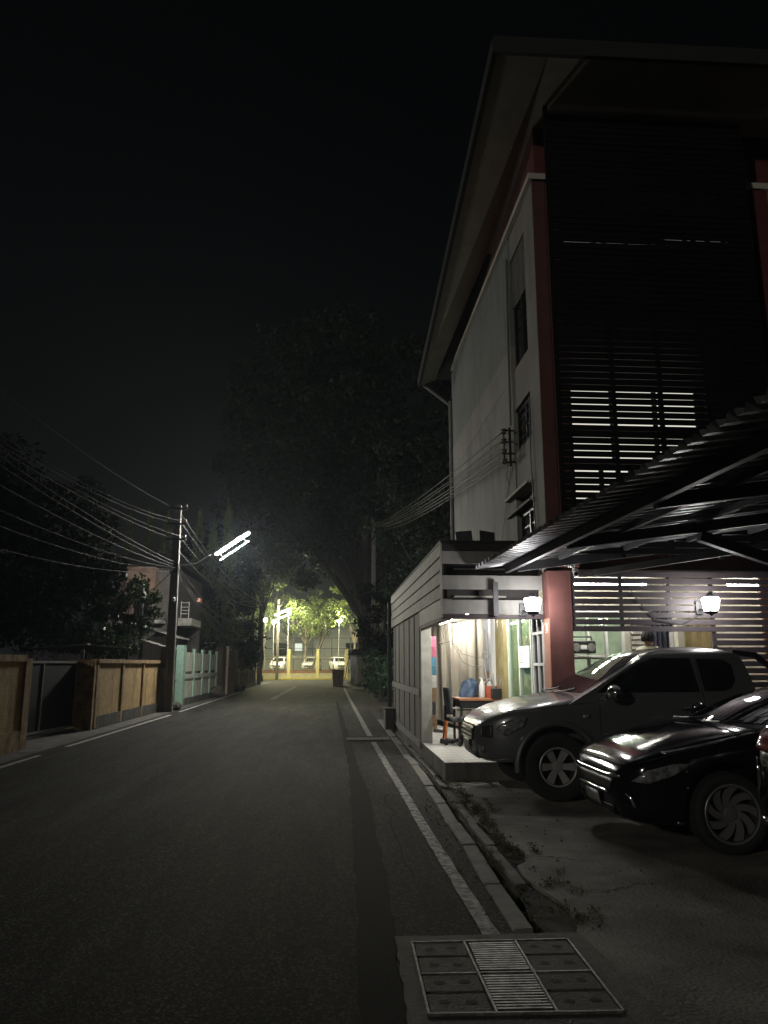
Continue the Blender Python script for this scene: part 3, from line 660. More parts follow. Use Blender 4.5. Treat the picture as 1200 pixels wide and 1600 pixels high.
# insulator rack on the wall with its service wires
rk = thing('insulator_rack', 'dark insulator rack with spool insulators on the building side wall', 'insulator rack', (2.9, 12.0, 4.85))
b = MB(); b.bar((2.93, 12.0, 4.78), (2.93, 12.0, 5.45), .04); b.bar((2.83, 12.0, 4.82), (2.83, 12.0, 5.42), .02)
for z in (4.85, 5.0, 5.2, 5.4): b.bar((2.8, 12.0, z), (3.01, 12.0, z), .025)
b.build('bracket', 'black_iron', rk)
for z in (4.86, 5.03, 5.21, 5.38): MB().lathe([(.02, -.04), (.055, -.035), (.03, 0), (.055, .035), (.02, .04)], (2.83, 12.0, z), 12).build('insulator', 'ceramic', rk, smooth=True)
for i, (z, zz) in enumerate(((5.39, 10.0), (5.24, 10.0), (5.2, 9.9), (5.05, 9.95), (5.0, 9.85), (4.9, 9.9), (4.86, 9.75))):
    solo('service_wire', MB().tube(catenary((2.83, 12.03, z), (2.35 + .05 * i, 46, zz), .25 + .02 * i, 18), .011, 5), 'wire_black', 'thin black service wire running from the wall rack past the building edge', 'wire', 'service wires on the building wall', fix=False)
t = local_thing('utility_pole', 'pole hidden among the dark trees behind the lean-to, carrying the service wires', 'utility pole', (2.5, 46.2, 0)); MB().hexa([(-.16, -.12, -.1), (.16, -.12, -.1), (.16, .12, -.1), (-.16, .12, -.1)], [(-.1, -.1, 10.4), (.1, -.1, 10.4), (.1, .1, 10.4), (-.1, .1, 10.4)]).build('shaft', 'pole_concrete', t)
# two floodlights on the lean-to roof
for x, rz, lab in ((2.12, -8, 'left of two dark floodlights standing on the lean-to roof'), (2.50, 14, 'right of two dark floodlights standing on the lean-to roof, tilted up')):
    t = local_thing('floodlight', lab, 'floodlight', (x, 12.0, 3.26), R(rz)); b = MB()
    b.box((-.135, -.02, .2), (.135, .025, .42), Matrix.Rotation(R(-14), 3, 'X') @ Matrix.Rotation(R(-4 if x < 2.3 else 6), 3, 'Y')); b.build('head', 'floodlight_shell', t, bevel=.01)
    b = MB(); b.bar((0, .05, 0), (0, .02, .24), .03); b.box((-.07, 0, 0), (.07, .1, .015)); b.build('stand', 'dark_metal', t)
    MB().tube([(.03, .03, .02), (.1, .05, .05), (.16, .03, .01), (.2, .06, 0.02)], .008, 5).build('cable', 'wire_black', t)
#@@ANNEX
# ------------------------------------------------------------------ lean-to annex along the street
an = thing('lean_to_shop', 'low grey lean-to shop with lapped board fascia, open front and lit tiled floor', 'shop', (2.3, 14, 0))
XA = 1.56
MB().box((XA, 10.66, 0), (X0 - .004, 19.4, .236)).build('plinth', 'concrete_old', an)
fl = MB().box((XA - .004, 10.65, .2365), (X0 - .006, 19.3, .242)).build('floor', 'tile', an)
g = MB()
for i in range(1, 5): g.box((XA + i * .3 - .003, 10.652, .2422), (XA + i * .3 + .003, 19.2, .2432))
for i in range(28): g.box((XA, 10.95 + i * .3 - .003, .2421), (X0 - .02, 10.95 + i * .3 + .003, .2431))
g.build('grout_lines', 'grout', fl)
# street side fascia: lapped boards in short lengths
for k in range(4):
    z0, z1 = 2.47 + k * .2, 2.47 + k * .2 + .205; y = 10.7; rn = random.Random(30 + k); b = MB()
    while y < 19.9:
        L = min(rn.uniform(1.1, 1.6), 19.9 - y); y1 = y + L - .006
        b.hexa([(XA - .035, y, z0), (XA, y, z0), (XA, y1, z0), (XA - .035, y1, z0)], [(XA - .012, y, z1), (XA, y, z1), (XA, y1, z1), (XA - .012, y1, z1)]); y += L
    b.build('fascia_board', 'shingle', an)
MB().box((XA + .002, 10.72, 2.46), (XA + .03, 19.88, 3.24)).build('fascia_backing', 'annex_dark', an)
MB().box((XA - .02, 10.68, 3.275), (X0, 19.95, 3.31)).build('roof', 'roof_dark', an)
MB().box((XA - .02, 10.7, 2.2), (XA + .14, 13.42, 2.46)).build('side_beam', 'slat_grey', an)
MB().box((XA - .012, 10.72, 2.16), (XA + .12, 13.42, 2.2)).build('beam_sill', 'shingle', an)
# front fascia boards with dark gaps
for z0, z1, m in ((3.155, 3.27, 'annex_dark'), (2.97, 3.15, 'slat_grey'), (2.6, 2.80, 'slat_grey'), (2.25, 2.45, 'slat_grey'), (2.18, 2.245, 'plum_trim')):
    MB().box((XA + .0, 10.68, z0), (X0 - .01, 10.72, z1)).build('front_board', m, an, bevel=.004)
MB().box((XA - .03, 10.672, 2.2), (XA - .001, 10.70, 3.27)).build('corner_trim', 'shingle', an)
MB().box((XA + .1, 10.9, 2.44), (X0 - .01, 10.93, 3.2)).build('gap_backing', 'annex_dark', an)
for z in (2.50, 2.9): MB().box((XA + .2, 10.86, z), (X0 - .5, 10.885, z + .025)).build('gap_batten', 'shingle', an)
MB().box((XA + .1, 10.95, 2.44), (X0 - .01, 19.2, 2.47)).build('ceiling', 'wall_cream', an)
# post and boarded wall behind it
MB().box((XA - .01, 13.25, .243), (XA + .17, 13.43, 2.46)).build('post', 'annex_post', an)
MB().box((XA, 13.44, .25), (XA + .05, 19.3, 2.46)).build('side_wall', 'annex_dark', an)
b = MB(); ysl = [13.46, 14.35, 15.3, 16.4, 17.6, 18.7, 19.28]
for a_, c_ in zip(ysl, ysl[1:]):
    for z0, z1 in ((.27, 1.0), (1.14, 2.44)): b.box((XA - .018, a_ + .02, z0), (XA - .001, c_ - .16, z1))
b.build('wall_panels', 'annex_panel', an)
MB().box((XA - .035, 13.44, 1.01), (XA - .002, 19.3, 1.13)).build('mid_rail', 'slat_grey', an); MB().box((XA - .03, 13.44, .14), (XA - .003, 19.3, .26)).build('sole_plate', 'slat_grey', an)
MB().box((XA + .05, 19.2, .25), (X0, 19.28, 2.46)).build('end_wall', 'wall_cream', an)
# inside: on the building wall from front to back
MB().box((X0 + .02, 10.71, .245), (X0 + .1, 11.42, .98)).build('low_wall', 'wall_grey', an)
f = MB()
for y in (10.83, 11.1, 11.38): f.box((X0 - .0, y - .02, .98), (X0 + .06, y + .02, 2.43))
for z in (1.0, 1.55, 2.0): f.box((X0 + .002, 10.8, z - .02), (X0 + .058, 11.4, z + .02))
o = f.build('window', 'white_paint', an); MB().box((X0 + .03, 10.8, 1.0), (X0 + .035, 11.4, 2.43)).build('pane', 'pane_dark', o)
f = MB()
for y in (11.5, 12.25, 13.02): f.box((X0 + .0, y - .035, .245), (X0 + .06, y + .035, 2.43))
for z in (.29, 2.38): f.box((X0 + .002, 11.5, z - .045), (X0 + .058, 13.0, z + .045))
o = f.build('glass_door', 'mint_frame', an); MB().box((X0 + .03, 11.5, .3), (X0 + .035, 13.0, 2.36)).build('pane', 'pane', o)
MB().box((X0 - .008, 11.56, 1.5), (X0 - .003, 12.2, 1.83)).build('notice', 'paper', o)
nk = MB(); rn = random.Random(5)
for i in range(7): z = 1.78 - i * .035; nk.box((X0 - .0105, 11.98 , z), (X0 - .0085, 12.17 - rn.random() * .05, z + .015))
nk.build('notice_lettering', 'red_ink', o)
f = MB().grid(lambda u, v: (X0 + .07 + .02 * math.sin(u * 40), 11.5 + u * 1.5, .27 + v * 2.1), 60, 2); f.build('strip_curtain', 'strip_plastic', an, smooth=True, fix=False)
f = MB().grid(lambda u, v: (X0 - .01 + .035 * math.sin(u * 26 + v), 13.06 + u * .85, .27 + v * 2.16), 60, 6); f.build('gold_curtain', 'gold_plastic', an, smooth=True, fix=False)
MB().box((X0 - .1, 13.95, .245), (X0 + .05, 14.15, 2.44)).build('door_jamb', 'white_paint', an)
MB().box((X0 - .02, 14.15, .245), (X0 + .1, 19.2, 2.44)).build('inner_wall', 'cloth_grey', an)
ct = MB().grid(lambda u, v: (2.16 + u * .86 + .028 * math.sin(u * 36 + 1.5 * v) , 17.3 - u * 2.3 + .05 * math.sin(u * 36 + 1.5 * v) + .02 * math.sin(u * 80), .34 + v * 2.1 + .03 * math.sin(u * 9)), 130, 14)
solo('curtain', ct, 'curtain', 'long beige curtain hanging across the back of the lit shop', 'curtain', smooth=2, fix=False)
cw = MB(); cw.tube([(2.02, 16.3, 2.05), (2.3, 16.0, 1.98), (2.45, 15.6, 2.02), (2.6, 15.2, 1.6), (2.75, 14.9, 1.5), (2.92, 14.7, 1.52)], .008, 5); cw.tube([(2.45, 15.6, 2.02), (2.6, 15.15, 1.75), (2.8, 14.8, 1.68), (2.95, 14.6, 1.66)], .006, 5)
solo('hanging_cable', cw, 'wire_black', 'thin dark cable looped in front of the beige curtain', 'cable', fix=False)
wc = MB(); wc.tube([(2.88, 14.3, 2.2), (2.88, 14.28, 1.75), (2.86, 14.25, 1.5), (2.9, 14.25, 1.2), (2.84, 14.2, 1.0)], .014, 6)
wc.lathe([(.05, -.01), (.07, 0), (.05, .01), (.05, -.01)], (2.86, 14.2, 1.72), 18, 'Y'); wc.tube([(2.93, 14.2, 1.3), (2.8, 14.2, 1.18), (2.92, 14.2, 1.08), (2.82, 14.2, .98)], .01, 6)
solo('white_cord', wc, 'white_paint', 'looped white cord and hook hanging by the bright door jamb', 'cord', fix=False)
wb = MB(); wb.box((2.86, 14.26, 1.18), (2.94, 14.3, 1.42)); wb.box((2.85, 14.255, 1.0), (2.95, 14.305, 1.17)); solo('hanging_pouch', wb, 'brown_box', 'small tan pouch hanging on the wall beside the white cord', 'pouch', bevel=.01)
# lamps in the annex
for y, lab in ((12.3, 'near'), (15.6, 'far')):
    t = thing('ceiling_lamp', 'fluorescent batten on the lean-to ceiling ' + ('above the tiled front step' if lab == 'near' else 'beside the beige curtain'), 'lamp', (2.3, y, 2.42))
    MB().tube([(2.3, y - .6, 2.40), (2.3, y + .6, 2.40)], .018, 8).build('tube', 'tube_indoor', t); MB().box((2.265, y - .62, 2.415), (2.335, y + .62, 2.438)).build('housing', 'white_paint', t)
# shop furniture
dk = local_thing('work_desk', 'small desk with an orange top standing by the strip curtain', 'desk', (2.52, 13.45, .243))
MB().box((-.36, -.42, .70), (.36, .42, .74)).build('top', 'orange_top', dk, bevel=.006)
MB().box((-.30, -.40, .58), (.34, .40, .695)).build('drawer', 'plastic_black', dk)
for x in (-.32, .32):
    for y in (-.38, .38): MB().box((x - .02, y - .02, 0), (x + .02, y + .02, .697)).build('leg', 'dark_metal', dk)
bg_ = MB(); rn = random.Random(2)
def bagf(u, v):
    a = 2 * math.pi * u; h = v * .30 + .03 * math.sin(2 * a) * v; r = (.135 - .035 * v) * (1 + .16 * math.sin(4 * a + 3 * v) + .10 * math.sin(7 * a - 9 * v) + .06 * math.sin(13 * a + 14 * v)); r *= (1 if v < .97 else .1)
    return (2.42 + r * 1.15 * math.cos(a) + .05 * v, 13.6 + r * .7 * math.sin(a), .985 + h)
o = solo('carrier_bag', bg_.grid(bagf, 28, 10), 'blue_bag', 'crumpled blue bag standing on the orange desk', 'bag', smooth=2)
bt = MB(); bt.lathe([(.001, 0), (.05, 0), (.055, .02), (.055, .2), (.03, .27), (.018, .29), (.018, .33), (.001, .33)], (2.60, 13.25, .985), 14); bt.bar((2.60, 13.25, 1.31), (2.55, 13.25, 1.33), .02); solo('pump_bottle', bt, 'white_paint', 'white pump bottle on the desk between blue bag and red basket', 'bottle', smooth=True)
bk = local_thing('basket', 'red plastic basket of small goods at the back of the desk', 'basket', (2.76, 13.3, .985)); MB().lathe([(.001, 0), (.10, 0), (.13, .2), (.125, .2), (.095, .01), (.001, .01)], n=14).build('body', 'basket_red', bk, smooth=True)
b = MB(); 
for i in range(5): b.box((-.06 + i * .025, -.05, .1), (-.04 + i * .025, .05, .25 + .03 * (i % 2)))
b.build('contents', 'paper', bk)
pt = local_thing('tool_pot', 'dark square pot of tools standing at the front of the desk', 'pot', (2.8, 13.02, .985)); MB().box((-.08, -.08, 0), (.08, .08, .16)).build('body', 'plastic_black', pt, bevel=.008)
b = MB(); rn = random.Random(8)
for i in range(7): b.tube([(rn.uniform(-.05, .05), rn.uniform(-.05, .05), .1), (rn.uniform(-.12, .12), rn.uniform(-.08, .08), .3 + rn.random() * .12)], .008, 6)
b.build('tools', 'steel_frame', pt)
ch = local_thing('office_chair', 'black swivel office chair with its back to the curtain', 'chair', (2.14, 12.85, .243), R(98)); ch.scale = (.86, .86, .86)
MB().box((-.23, -.23, .44), (.23, .23, .52)).build('seat', 'cloth_dark', ch, bevel=.03)
MB().grid(lambda u, v: (-.2 + .4 * u, .23 + .04 * (1 - (2 * u - 1) ** 2) + .05 * v, .58 + .5 * v), 8, 8).build('backrest', 'cloth_dark', ch, smooth=True).modifiers.new('thick', 'SOLIDIFY').thickness = .05
MB().tube([(0, 0, .12), (0, 0, .44)], .03, 10).build('column', 'dark_metal', ch); b = MB(); b.bar((0, .1, .47), (0, .3, .5), .05); b.bar((0, .3, .48), (0, .29, .75), .05); b.build('back_bracket', 'dark_metal', ch)
for sx in (-1, 1):
    b = MB(); b.tube([(sx * .24, .1, .48), (sx * .29, .08, .55), (sx * .29, .05, .66)], .015, 6); b.box((sx * .29 - .03, -.13, .66), (sx * .29 + .03, .13, .69)); b.build('armrest', 'louvre_white' if sx > 0 else 'plastic_black', ch)
for i in range(5):
    a = i * 2 * math.pi / 5 + .3; b = MB(); b.bar((0, 0, .11), (.27 * math.cos(a), .27 * math.sin(a), .08), .045, .035); f = b.build('foot', 'plastic_black', ch); MB().lathe([(.001, -.022), (.032, -.02), (.036, 0), (.032, .02), (.001, .022)], (.28 * math.cos(a), .28 * math.sin(a), .038), 12, 'X').build('caster', 'plastic_black', f)
def shoe(x, y, rz, label, m='cloth_dark'):
    t = MB()
    def sf(u, v):
        l = u * .27 - .135; a = math.pi * v; w_ = .045 * (1 - .35 * abs(2 * u - 1) ** 2.2) * (1 if 0 < u < 1 else .3); h = .05 + .04 * max(0, .6 - u); h *= (1 if u < .95 else .6)
        return (l * math.cos(rz) - math.cos(a) * w_ * math.sin(rz) + x, l * math.sin(rz) + math.cos(a) * w_ * math.cos(rz) + y, .246 + math.sin(a) * h)
    t.grid(sf, 12, 8); t.add([sf(i / 12, 0) for i in range(13)] + [sf(i / 12, 1) for i in range(13)], [(i, i + 1, 14 + i, 13 + i) for i in range(12)])
    return solo('shoe', t, m, label, 'shoe', 'shoes on the shop floor', smooth=True)
shoe(1.98, 13.2, .2, 'dark shoe lying on the tiles left of the chair, nearest the post'); shoe(2.08, 13.35, .5, 'dark shoe on the tiles just behind the nearest shoe'); shoe(2.0, 15.4, .1, 'brown shoe at the hem of the curtain', 'brown_box'); shoe(2.14, 15.2, -.3, 'dark slipper at the hem of the curtain beside the brown shoe')
st = local_thing('stool', 'low orange plastic stool behind the office chair', 'stool', (2.18, 13.9, .243)); MB().box((-.15, -.15, .34), (.15, .15, .37)).build('seat', 'orange_plastic', st, bevel=.01)
for x in (-1, 1):
    for y in (-1, 1): MB().bar((x * .12, y * .12, .34), (x * .15, y * .15, 0), .035).build('leg', 'orange_plastic', st)
rn = random.Random(6); z = .243
for i, (h, m, lab) in enumerate(((.3, 'brown_box', 'brown carton at the bottom of the pile behind the shop post'), (.26, 'cloth_dark', 'dark crate second in the pile behind the shop post'), (.28, 'brown_box', 'tan carton in the middle of the pile behind the shop post'), (.25, 'paper', 'white carton in the pile behind the shop post'), (.36, 'blue_box', 'blue carton near the top of the pile behind the shop post'), (.42, 'pink_box', 'pink carton topmost of the pile behind the shop post'))):
    b = MB().box((1.72 + rn.uniform(-.02, .02), 15.6, z), (2.12 + rn.uniform(-.02, .02), 16.1, z + h - .003)); b.box((1.73, 15.59, z + h * .45), (2.1, 15.602, z + h * .55)); solo('carton', b, m, lab, 'box', bevel=.008); z += h
# rainwater pipe and drain box at the far end
dp = MB(); dp.tube([(1.47, 19.5, 3.1), (1.47, 19.5, .1)], .05, 10); 
for z in (.8, 1.9, 2.8): dp.lathe([(.05, -.03), (.06, -.03), (.06, .03), (.05, .03)], (1.47, 19.5, z), 10)
solo('drainpipe', dp, 'pipe_green', 'dark green rainwater pipe at the far end of the lean-to', 'pipe', smooth=True)
b = MB(); b.box((1.3, 18.6, 0), (1.52, 19.2, .48)); b.box((1.28, 18.57, .48), (1.53, 19.23, .52)); solo('drain_box', b, 'concrete_old', 'grey concrete drain box against the lean-to plinth', 'drain box', bevel=.015)
#@@CARPORT
# ------------------------------------------------------------------ carport
cp = thing('carport', 'corrugated metal carport roof on dark steel beams over the parked cars', 'carport', (5, 7, 0))
SL = math.tan(R(8))
def ex(y): return 2.19 - .17 * (y - 3.5) / 7.15     # eave line
def sheet(u, v):
    y = 3.2 + 7.42 * u; x = ex(y) + (8.6 - 2.1) * v
    return (x, y, 2.9 + (x - ex(y)) * SL + .026 * max(-1, min(1, 2.2 * math.sin(2 * math.pi * y / .19))))
sh = MB().grid(sheet, 470, 2).build('roof_sheet', 'corrugated', cp, smooth=True, fix=False)
def zr(x, y): return 2.9 + (x - ex(y)) * SL - .022
b = MB(); b.hexa(*[[(ex(y) + .43 + o_, y, z) for y, o_, z in q] for q in ([(3.2, 0, 2.83), (3.2, .06, 2.83), (10.6, .06, 2.83), (10.6, 0, 2.83)], [(3.2, 0, 2.935), (3.2, .06, 2.943), (10.6, .06, 2.943), (10.6, 0, 2.935)])]); b.build('eave_beam', 'beam_steel', cp)
b = MB()
for dx in (1.1, 2.0, 2.9, 3.8, 4.7, 5.6): b.bar((ex(3.3) + dx, 3.3, zr(ex(3.3) + dx, 3.3) - .035), (ex(10.5) + dx, 10.5, zr(ex(10.5) + dx, 10.5) - .035), .05, .06)
b.build('purlins', 'beam_steel', cp)
for y in (3.5, 5.9, 8.1, 10.2): MB().bar((ex(y) + .5, y, 2.86), (8.5, y, zr(8.5, y) - .13), .07, .12).build('rafter', 'beam_steel', cp)
for y in (5.9, 8.1): MB().bar((4.1, y, zr(4.1, y) - .2), (6.6, y + .02, 2.15), .09, .12).build('brace', 'beam_steel', cp)
MB().bar((3.4, 9.6, 2.72), (6.4, 6.9, 3.02), .05, .08).build('wind_brace', 'slat_grey', cp)
MB().bar((ex(10.6) + .29, 10.62, 2.22), (ex(10.6) + .29, 10.62, 2.7), .07, .05).build('hanger', 'beam_steel', cp)
for y in (3.5, 5.9, 8.1, 10.2): MB().box((8.3, y - .05, .004), (8.4, y + .05, zr(8.35, y) - .22)).build('post', 'beam_steel', cp)
cc = local_thing('security_camera', 'small white security camera hanging from the carport edge above the red column', 'camera', (3.33, 10.2, 2.78)); b = MB(); b.tube([(0, .1, .12), (0, 0, .06)], .015, 8); b.box((-.04, .08, .1), (.04, .14, .2)); b.build('bracket', 'white_paint', cc)
MB().tube([(.05, .1, .05), (-.02, -.14, -.02)], .04, 12).build('body', 'white_paint', cc, smooth=True); MB().tube([(-.021, -.142, -.021), (-.023, -.15, -.023)], .03, 12).build('lens', 'glass_dark', cc)
#@@CARS
# ------------------------------------------------------------------ vehicles
def interp(tab, x, k):
    for i in range(len(tab) - 1):
        a, b = tab[i], tab[i + 1]
        if x <= b[0] or i == len(tab) - 2:
            h = b[0] - a[0]; t = min(1, max(0, (x - a[0]) / h))
            def sl(i): 
                i0, i1 = max(0, i - 1), min(len(tab) - 1, i + 1); return (tab[i1][k] - tab[i0][k]) / (tab[i1][0] - tab[i0][0])
            m0, m1 = sl(i) * h, sl(i + 1) * h; dl = b[k] - a[k]
            if abs(dl) < 1e-6: m0 = m1 = 0
            else:
                m0 = max(0, min(3, m0 / dl)) * dl; m1 = max(0, min(3, m1 / dl)) * dl
            t2, t3 = t * t, t * t * t
            return (2 * t3 - 3 * t2 + 1) * a[k] + (t3 - 2 * t2 + t) * m0 + (-2 * t3 + 3 * t2) * b[k] + (t3 - t2) * m1
    return tab[-1][k]
def chaikin(p, n=2):
    for _ in range(n):
        q = [p[0]]
        for a, b in zip(p, p[1:]): q += [(a[0] * .75 + b[0] * .25, a[1] * .75 + b[1] * .25), (a[0] * .25 + b[0] * .75, a[1] * .25 + b[1] * .75)]
        p = q + [p[-1]]
    return p
def body_mesh(st, L, wheels, wr, cutd=.26, hood_end=1.2):
    xs = [0, .015, .04, .08, .13, .2] + [.2 + (L - .4) * i / 54 for i in range(1, 54)] + [L - .2, L - .13, L - .08, L - .04, L - .015, L]
    rings = []
    for x in xs:
        zb, w_, zs, cr = (interp(st, x, k) for k in (1, 2, 3, 4)); zm = zb + (zs - zb) * .55; cs = .86
        half = [(0, zb), (w_ * cs, zb), (w_ * .975, zb + .10), (w_ * 1.0, zm), (w_ * .985, zs - .10), (w_ * .95, zs - .005), (w_ * .80, zs + cr * .55), (w_ * .4, zs + cr * .95), (0, zs + cr)]
        h = chaikin(half, 2); rings.append([(x, y, z) for y, z in h] + [(x, -y, z) for y, z in h[-2:0:-1]])
    n = len(rings[0]); vs = [v for r in rings for v in r]; fs = []
    for i in range(len(rings) - 1):
        for k in range(n): fs.append((i * n + k, i * n + (k + 1) % n, (i + 1) * n + (k + 1) % n, (i + 1) * n + k))
    fs += [tuple(range(n - 1, -1, -1)), tuple((len(rings) - 1) * n + k for k in range(n))]
    me = bpy.data.meshes.new('body'); me.from_pydata(vs, [], fs); o = bpy.data.objects.new('tmp', me); col.objects.link(o)
    b = bmesh.new(); b.from_mesh(me); bmesh.ops.recalc_face_normals(b, faces=b.faces); b.to_mesh(me); b.free()
    cuts = []
    for wx in wheels:
        for s in (-1, 1):
            m = MB(); W = max(t[2] for t in st); m.lathe([(.0001, W - cutd), (wr, W - cutd), (wr, W + .2), (.0001, W + .2)] if s > 0 else [(.0001, -W - .2), (wr, -W - .2), (wr, -W + cutd), (.0001, -W + cutd)], (wx, 0, wr * .90), 40, 'Y')
            c = m.build('cut', 'rubber'); cuts.append(c); md = o.modifiers.new('b', 'BOOLEAN'); md.operation = 'DIFFERENCE'; md.object = c; md.solver = 'EXACT'
    dg = bpy.context.evaluated_depsgraph_get(); me2 = bpy.data.meshes.new_from_object(o.evaluated_get(dg))
    for c in cuts + [o]: bpy.data.objects.remove(c, do_unlink=True)
    me2.materials.clear()
    return me2
def house_mesh(lv, bow=.10, n=9):    # greenhouse from level loops (z, x front, x rear, half width)
    lvs = []; zs = [lv[0][0] + (lv[-1][0] - lv[0][0]) * i / 20 for i in range(21)]
    for z in zs: lvs.append((z, interp(lv, z, 1), interp(lv, z, 2), interp(lv, z, 3)))
    rings = []
    for z, xf, xr, w_ in lvs:
        r = []
        for i in range(n + 1): y = -w_ + 2 * w_ * i / n; r.append((xf + bow * (abs(y) / w_) ** 2.4 * min(1, w_ / .5), -y, z))
        for i in range(1, 14): t = i / 14; r.append((xf + bow + (xr - xf - bow * 1.6) * t, -w_ * (1 + .02 * math.sin(math.pi * t)), z))
        for i in range(n + 1): y = -w_ + 2 * w_ * i / n; r.append((xr - bow * .6 * (abs(y) / w_) ** 2.4, y, z))
        for i in range(1, 14): t = 1 - i / 14; r.append((xf + bow + (xr - xf - bow * 1.6) * t, w_ * (1 + .02 * math.sin(math.pi * t)), z))
        rings.append(r)
    m = len(rings[0]); vs = [v for r in rings for v in r]; fs = []
    for i in range(len(rings) - 1):
        for k in range(m): fs.append((i * m + k, i * m + (k + 1) % m, (i + 1) * m + (k + 1) % m, (i + 1) * m + k))
    fs.append(tuple((len(rings) - 1) * m + k for k in range(m)))
    me = bpy.data.meshes.new('cab'); me.from_pydata(vs, [], fs)
    b = bmesh.new(); b.from_mesh(me); bmesh.ops.remove_doubles(b, verts=b.verts, dist=1e-4); bmesh.ops.recalc_face_normals(b, faces=b.faces); b.to_mesh(me); b.free()
    return me
def link(name, me, m, parent, smooth=True):
    o = bpy.data.objects.new(name, me); col.objects.link(o); me.materials.append(M[m]); o.parent = parent; OFF[o.name] = Vector()
    if smooth: me.shade_smooth(); me.set_sharp_from_angle(angle=R(38))
    return o
def bvh(*mes):
    vs = []; fs = []
    for me in mes:
        k = len(vs); vs += [v.co.copy() for v in me.vertices]; fs += [tuple(i + k for i in p.vertices) for p in me.polygons]
    return BVHTree.FromPolygons(vs, fs)
def decal(name, bv, poly, axis, m, parent, off=.006, step=.05, thick=0, curve=True):
    """polygon drawn in side view (x,z), front view (y,z) or top view (x,y), laid on the body and given thickness"""
    b = bmesh.new(); vs = [b.verts.new((p[0], p[1], 0)) for p in poly]; b.faces.new(vs)
    for ax in (0, 1):
        lo = min(p[ax] for p in poly); hi = max(p[ax] for p in poly); n = int((hi - lo) / step)
        for i in range(1, n + 1):
            c = [0, 0, 0]; nn = [0, 0, 0]; c[ax] = lo + (hi - lo) * i / (n + 1); nn[ax] = 1
            bmesh.ops.bisect_plane(b, geom=b.verts[:] + b.edges[:] + b.faces[:], plane_co=c, plane_no=nn)
    far = 6
    mk = {'L': (lambda p: Vector((p.x, -far, p.y)), Vector((0, 1, 0))), 'R': (lambda p: Vector((p.x, far, p.y)), Vector((0, -1, 0))), 'F': (lambda p: Vector((-far, p.x, p.y)), Vector((1, 0, 0))), 'B': (lambda p: Vector((far + 6, p.x, p.y)), Vector((-1, 0, 0))), 'T': (lambda p: Vector((p.x, p.y, far)), Vector((0, 0, -1)))}[axis]
    last = None; bad = []
    for v in b.verts:
        hit, nrm, i, dd = bv.ray_cast(mk[0](v.co), mk[1])
        if hit is None: bad.append(v); continue
        if nrm.dot(mk[1]) > 0: nrm = -nrm
        v.co = hit + nrm * off
    if bad: bmesh.ops.delete(b, geom=bad, context='VERTS')
    me = bpy.data.meshes.new(name); bmesh.ops.recalc_face_normals(b, faces=b.faces)
    if b.faces and sum((f.normal.dot(mk[1]) for f in b.faces)) > 0: bmesh.ops.reverse_faces(b, faces=b.faces)
    b.to_mesh(me); b.free(); o = link(name, me, m, parent)
    if thick: md = o.modifiers.new('thick', 'SOLIDIFY'); md.thickness = thick; md.offset = 1
    return o
def line_poly(pts, w_):
    L = []; Rr = []
    for i, p in enumerate(pts):
        a = Vector(pts[max(0, i - 1)]); b = Vector(pts[min(len(pts) - 1, i + 1)]); t = (b - a).normalized(); nn = Vector((-t.y, t.x)) * w_ / 2
        L.append((p[0] + nn.x, p[1] + nn.y)); Rr.append((p[0] - nn.x, p[1] - nn.y))
    return L + Rr[::-1]
def wheel(parent, x, y, r, rim_r, spokes, side, rimm, twist=0, wd=.23, sw=.055):
    w_ = local_thing('wheel', None, None, (x, y, r)); w_.parent = parent; del_keys = [k for k in ('label', 'category') if k in w_]
    s = side  # -1: outside towards -y
    o0 = wd / 2
    pr = [(rim_r * .99, -o0 * .85), (rim_r + .02, -o0), (r - .035, -o0 * 1.02), (r - .008, -o0 * .86), (r, -o0 * .6), (r, o0 * .6), (r - .008, o0 * .86), (r - .035, o0 * 1.02), (rim_r + .02, o0), (rim_r * .99, o0 * .85)]
    MB().lathe(pr, n=48, axis='Y').build('tyre', 'rubber', w_, smooth=True)
    b = MB(); q = s * o0
    b.lathe([(rim_r, q * .92), (rim_r * .93, q * .95), (rim_r * .90, q * .8), (rim_r * .86, -q * .6), (.0001, -q * .5)] , n=48, axis='Y')
    rim = b.build('rim', 'rim_dark', w_, smooth=True)
    b = MB()
    for k in range(spokes):
        a = 2 * math.pi * k / spokes
        for j in range(6):
            t0, t1 = j / 6, (j + 1) / 6
            def P(t, e): rr = .05 + (rim_r * .93 - .05) * t; an = a + twist * t; wdt = sw * (1 + .5 * t) * .5; return (rr * math.cos(an) - e * wdt * math.sin(an), q * (.62 + .24 * t), rr * math.sin(an) + e * wdt * math.cos(an))
            A_, B2, C2, D2 = P(t0, -1), P(t0, 1), P(t1, 1), P(t1, -1); bk_ = lambda p: (p[0], p[1] - s * .035, p[2])
            b.hexa([bk_(A_), bk_(B2), bk_(C2), bk_(D2)], [A_, B2, C2, D2])
    b.build('spokes', rimm, rim)
    MB().lathe([(rim_r * .93, q * .94), (rim_r * 1.0, q * 1.0), (rim_r * 1.03, q * .96), (rim_r * .99, q * .85)], n=48, axis='Y').build('rim_lip', rimm, rim, smooth=True)
    MB().lathe([(.0001, q * .74), (.05, q * .72), (.065, q * .55), (.07, q * .2)], n=20, axis='Y').build('hub', rimm, w_, smooth=True)
    MB().lathe([(.0001, q * .1), (rim_r * .72, q * .1), (rim_r * .72, q * .0)], n=32, axis='Y').build('brake_disc', 'dark_metal', w_)
    return w_
def mirror(parent, x, y, z, m, s):
    b = MB(); b.ball((x, y, z), .085, .125, .095, 10); o = b.build('wing_mirror', m, parent, smooth=True); MB().bar((x + .02, y - s * .06, z - .03), (x + .04, y - s * .16, z - .07), .04, .03).build('mirror_arm', 'plastic_black', o); return o
